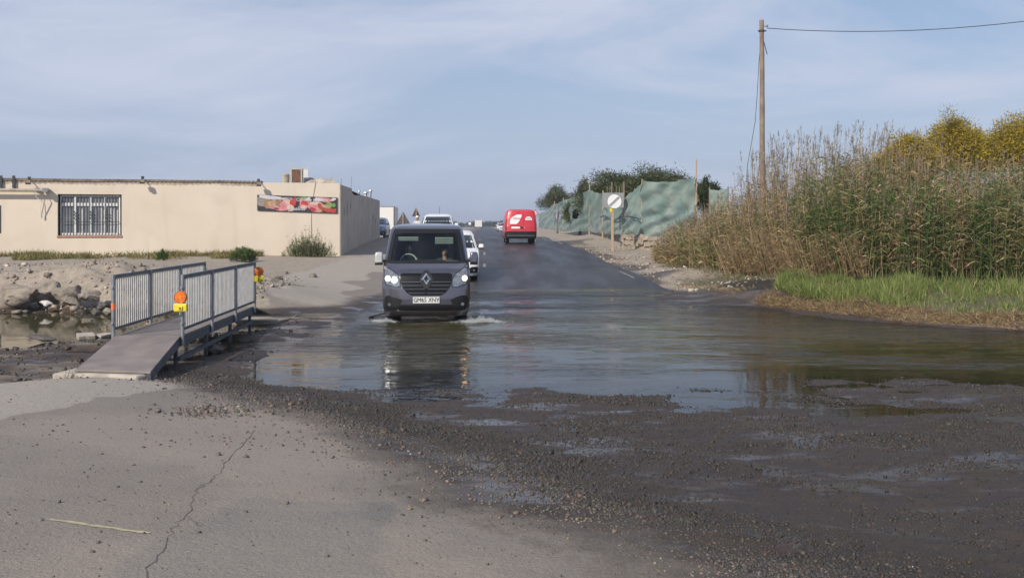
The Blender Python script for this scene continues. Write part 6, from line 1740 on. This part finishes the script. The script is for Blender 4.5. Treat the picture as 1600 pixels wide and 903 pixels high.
# grey plate on the fence behind it
p = P(958, 313, 54.6)
gp = empty('grey_plate', p, 0, 'square grey metal plate fixed to the net behind the round sign', 'plate')
b = MB(); b.box((0, 0, 0), (33 * 54.6 / FPX, .03, 23 * 54.6 / FPX)); b.build('panel', M['sign_grey'], gp)
b = MB()
for sx in (-1, 1): b.box((sx * .45, -.02, .2), (.03, .02, .03)); b.box((sx * .45, -.02, -.2), (.03, .02, .03))
b.build('bolt', M['galv'], gp)
b = MB(); b.bar((0, .05, .3), (0, .05, -1.9), .07, .06); b.build('upright', M['wood_pole'], gp)
def tri_sign(px, py_top, w_px, D, label, face_to_us, material, turn=0.0):
    p = P(px, py_top, D); k = D / FPX; g_ = gz(p.x, D)
    o = empty('warning_sign', (p.x, D, g_), turn, label, 'road sign', 'triangular warning signs')
    zt2 = p.z - g_; hw = w_px / 2 * k; hh = hw * 1.73
    b = MB(); b.prism([(0, zt2), (-hw, zt2 - hh), (hw, zt2 - hh)], -.01, .01); pl_ = b.build('plate', material, o)
    b = MB(); b.tube([(0, .04 if face_to_us else -.04, -.1), (0, .04 if face_to_us else -.04, zt2 - .1)], .035, 8); b.build('post', M['galv'] if face_to_us else M['wood_post'], o)
    if face_to_us:
        b = MB(); b.prism([(0, zt2 - hh * .22), (-hw * .66, zt2 - hh * .89), (hw * .66, zt2 - hh * .89)], -.016, -.0115); wf = b.build('white_field', M['sign_white'], pl_)
        b = MB(); b.prism([(-.12, zt2 - hh * .55), (.0, zt2 - hh * .48), (-.02, zt2 - hh * .62), (.14, zt2 - hh * .80), (.02, zt2 - hh * .78), (-.03, zt2 - hh * .68)], -.020, -.0165); b.build('symbol', M['ink'], pl_)
    else:
        b = MB(); b.bar((-hw * .5, .025, zt2 - hh * .55), (hw * .5, .025, zt2 - hh * .55), .03, .04); b.build('stiffener', M['galv'], pl_)
    return o
tri_sign(836.5, 327, 11, 66, 'red bordered triangular warning sign beside the red van', True, M['sign_red'])
tri_sign(630, 331, 26, 58, 'dark back of a triangular road sign behind the grey van', False, M['sign_back'])
tri_sign(650, 324.5, 16, 66, 'brownish back of a narrow triangular sign above the white helmet', False, M['sign_brown'], .75)

# ------------------------------------------------------------------ utility pole
D = 36.0; p = P(1193, 300, D); g_ = gz(p.x, D, False); topz = P(1190, 32, D).z
up_ = empty('utility_pole', (p.x, D, g_), 0, 'tall weathered wooden utility pole standing in the reeds', 'utility pole')
b = MB(); pts = []; rr3 = []
for k in range(15):
    t = k / 14; pts.append((-.07 * t + .025 * math.sin(t * 9) * (1 - t), 0, -.2 + (topz - g_ + .2) * t)); rr3.append(.115 - .035 * t + .004 * math.sin(k * 2.3))
b.tube(pts, rr3, 10); b.build('shaft', M['wood_pole'], up_, smooth=True)
zt3 = topz - g_
b = MB(); b.tube([(-.07, 0, zt3 - .42), (-.07, 0, zt3 - .36)], .105, 10); b.bar((-.2, 0, zt3 - .39), (.1, 0, zt3 - .39), .04, .04); b.build('collar', M['iron'], up_)
b = MB(); b.tube([(-.07, 0, zt3 - .22), (.12, 0, zt3 - .22)], .014, 6); b.lathe([(.015, 0), (.04, .02), (.045, .05), (.03, .09), (.01, .1)], (.13, 0, zt3 - .26), 'z', 10); b.build('insulator', M['galv'], up_)
w_pts = []
for k in range(25):
    t = .6 * k / 24; w_pts.append((p.x + .13 + 22.9 * t - p.x, -6 * t, 9.32 - 2.97 * t + 6.8 * t * t - g_ - .08))
b = MB(); b.tube(w_pts, .014, 5); b.build('wire', M['wire'], up_)
dw = [P(1186, 95, 36), P(1183, 150, 36), P(1180, 190, 36), P(1174, 225, 36), P(1168, 258, 36), P(1166, 285, 36)]
b = MB(); b.tube([(-.07, -.08, zt3 - .5)] + [q - Vector((p.x, D, g_)) for q in dw], .011, 5); b.build('loose_wire', M['wire'], up_)
b = MB(); b.tube([(.0, -.05, zt3 - .8), (.12, -.05, zt3 - 1.25)], .016, 5); b.build('cut_bracket', M['iron'], up_)

# ------------------------------------------------------------------ rocks at the pool and debris
def rock(loc, r, material, label, seed, cat='rock', sq=(1, 1, .7), rz=0.0):
    rr_ = np.random.default_rng(seed)
    bm = bmesh.new(); bmesh.ops.create_icosphere(bm, subdivisions=4, radius=1.0)
    cuts = unit(rr_.normal(0, 1, (9, 3)))
    for v in bm.verts:
        c = np.array(v.co)
        for q in cuts:
            dd_ = c @ q
            if dd_ > .68: c = c - q * (dd_ - .68) * .85
        c = c * (1 + .34 * float(fbm(np.array([c[0] * 1.6 + seed + c[2]]), np.array([c[1] * 1.6 + c[2] * 1.7]), seed, 5)[0]))
        v.co = Vector(c * np.array(sq) * r)
    me = bpy.data.meshes.new('boulder'); bm.to_mesh(me); bm.free()
    me.materials.append(material)
    o = bpy.data.objects.new('boulder', me); col.objects.link(o); o.location = loc; o.rotation_euler = (rr_.uniform(-.2, .2), rr_.uniform(-.2, .2), rz)
    return tag(o, label, cat, 'boulders along the pool bank')
def rk(px, py, D, r, m_, label, seed, sq=(1, 1, .7), rz=0.0): return rock(P(px, py, D), r, m_, label, seed, sq=sq, rz=rz)
rk(30, 462, 24.6, .42, M['rock'], 'big tan boulder at the picture edge on the pool bank', 1, (1.35, .8, .8))
rk(72, 456, 25.0, .34, M['rock'], 'tan boulder leaning over the dark gap in the pool bank', 2, (1.0, .8, 1.0), .4)
rk(108, 464, 24.6, .37, M['rock'], 'rounded tan boulder in the middle of the pool bank', 3, (1.1, .8, .9))
rk(140, 462, 24.4, .26, M['rock'], 'smaller tan boulder right of the rounded one on the bank', 4)
rk(72, 474, 24.2, .12, M['rock_pale'], 'small white stone at the waterline of the pool', 5, (1.3, .8, .6))
rk(160, 478, 23.8, .15, M['rock_dark'], 'dark wet stone by the bank behind the near railing', 6)
rk(150, 488, 23.2, .12, M['rock_dark'], 'small dark stone in the water behind the railing', 7)
rk(168, 486, 23.2, .13, M['rock'], 'small tan stone behind the near railing post', 8)
rk(66, 528, 18.0, .15, M['rock_dark'], 'flat dark rock jutting into the pool', 9, (1.7, .7, .35))
rk(434, 436, 30.5, .13, M['rock_dark'], 'dark lump on the pavement beyond the far warning lamp', 10, (1.2, .8, .6))
rk(335, 545, 16.6, .15, M['rock_dark'], 'dark wet stone under the footbridge', 11, (1.2, .9, .7))
def cblock(px, py, D, s, rz, label):
    p = P(px, py, D); o = empty('concrete_block', (p.x, D, gz(p.x, D)), rz, label, 'concrete block', 'blocks by the pool')
    b = MB(); b.box((0, 0, s[2] / 2 - .03), s, rx=.08); b.build('block', M['concrete'], o, bevel=.012)
    b = MB()
    for sx in (-.25, .25): b.box((sx * s[0], -s[1] / 2 - .001, s[2] / 2 - .02), (s[0] * .3, .012, s[2] * .5))
    b.build('hollow', M['mortar'], o)
cblock(134, 508, 18.6, (.30, .34, .17), .5, 'tilted hollow concrete block nearer the pool')
cblock(161, 506, 18.9, (.26, .30, .18), -.5, 'hollow concrete block closer to the railing post')
# driftwood and scraps in the flood
def stick(pts, r, label):
    b = MB(); b.tube(pts, [r * (1 - .5 * i / (len(pts) - 1)) for i in range(len(pts))], 6)
    b.tube([pts[1], Vector(pts[1]) + Vector((.15, .05, .09))], [r * .6, r * .3], 5)
    o = b.build('driftwood', M['rock_dark']); tag(o, label, 'driftwood', 'dark sticks in the flood')
stick([(-5.25, 22.0, .01), (-4.9, 22.1, .05), (-4.5, 22.05, .03), (-4.2, 22.2, .02)], .045, 'dark branch lying in the shallow water past the footbridge')
stick([(-3.3, 22.9, .0), (-3.05, 23.3, .04), (-2.9, 23.7, .03)], .025, 'dark stick in the water beside the grey van')
rk(1268, 445, 29.2, .20, M['rock_dark'], 'dark earth clod at the foot of the dead canes', 14, (2.0, .9, .5))
rk(1100, 408, 37.5, .15, M['rock_pale'], 'crumpled pale rag at the edge of the dry reeds', 15, (1.6, .8, .5))

# ------------------------------------------------------------------ far end of the road
p0, p1 = P(722, 356, 390), P(787, 356, 390)
gr_ = empty('guard_rail', ((p0.x + p1.x) / 2, 390, 1.13), 0, 'low dark guard rail across the far end of the road', 'guard rail')
hw = (p1.x - p0.x) / 2
b = MB(); b.box((0, 0, .62), (2 * hw, .12, .4)); b.build('rail', M['sign_back'], gr_)
for k in range(12):
    b = MB(); b.box((-hw + 2 * hw * k / 11, .1, .3), (.15, .12, .8)); b.build('rail_post', M['galv'], gr_)
SKY = ['hazy skyline tree ' + t for t in ('just right of the grey van roof', 'left of the tiny pale sign', 'behind the tiny pale sign', 'touching the left side of the distant lorry', 'touching the right side of the distant lorry', 'narrow and alone past the distant lorry', 'second narrow one past the distant lorry', 'third narrow one past the distant lorry', 'broad, left of the red van mirror', 'broad, behind the red van mirror', 'hidden mostly behind the red van', 'right of the white minivan roof', 'behind the white minivan', 'behind the dark triangular sign back')]
HAZE_GREEN = [(.05, .065, .035), (.07, .08, .045), (.04, .05, .03)]
for i, (px, w_, pt) in enumerate(((712, 8, 348), (722, 9, 350), (733, 9, 348), (740, 7, 347), (755, 6, 349), (760, 5, 348.5), (766, 5.5, 347.5), (771, 5, 348), (777, 7, 346.5), (784, 7, 346.5), (795, 8, 347), (690, 12, 349), (668, 10, 349), (618, 10, 349))):
    tree('distant_tree', SKY[i], px - w_ / 2, px + w_ / 2, pt, 355.4, 560, HAZE_GREEN, [.4, .3, .3], (26, 26), 1.2, group='trees on the far skyline', shell=.3)
p = P(734, 350, 240)
ds = empty('distant_sign', (p.x, 240, 1.13), 0, 'tiny pale sign far along the left edge of the road', 'road sign')
b = MB(); b.box((0, 0, 1.5), (.6, .03, .6)); b.build('panel', M['sign_white'], ds)
b = MB(); b.tube([(0, .03, 0), (0, .03, 1.7)], .04, 6); b.build('post', M['galv'], ds)

# ------------------------------------------------------------------ haze over the flat land
hz = MB(); hz.box((0, 500, 7.0), (2900, 1100 * 2, 17.0))
hm = bpy.data.materials.new('haze'); hm.use_nodes = True
for n_ in list(hm.node_tree.nodes):
    if n_.type != 'OUTPUT_MATERIAL': hm.node_tree.nodes.remove(n_)
pv = hm.node_tree.nodes.new("ShaderNodeVolumePrincipled")
pv.inputs["Color"].default_value = (.86, .90, 1.0, 1); pv.inputs["Density"].default_value = .0006; pv.inputs["Anisotropy"].default_value = .2
hm.node_tree.links.new(pv.outputs[0], hm.node_tree.nodes["Material Output"].inputs["Volume"])
haze = hz.build('haze', hm); tag(haze, 'thin pale haze over the flat land', 'haze', kind='stuff')
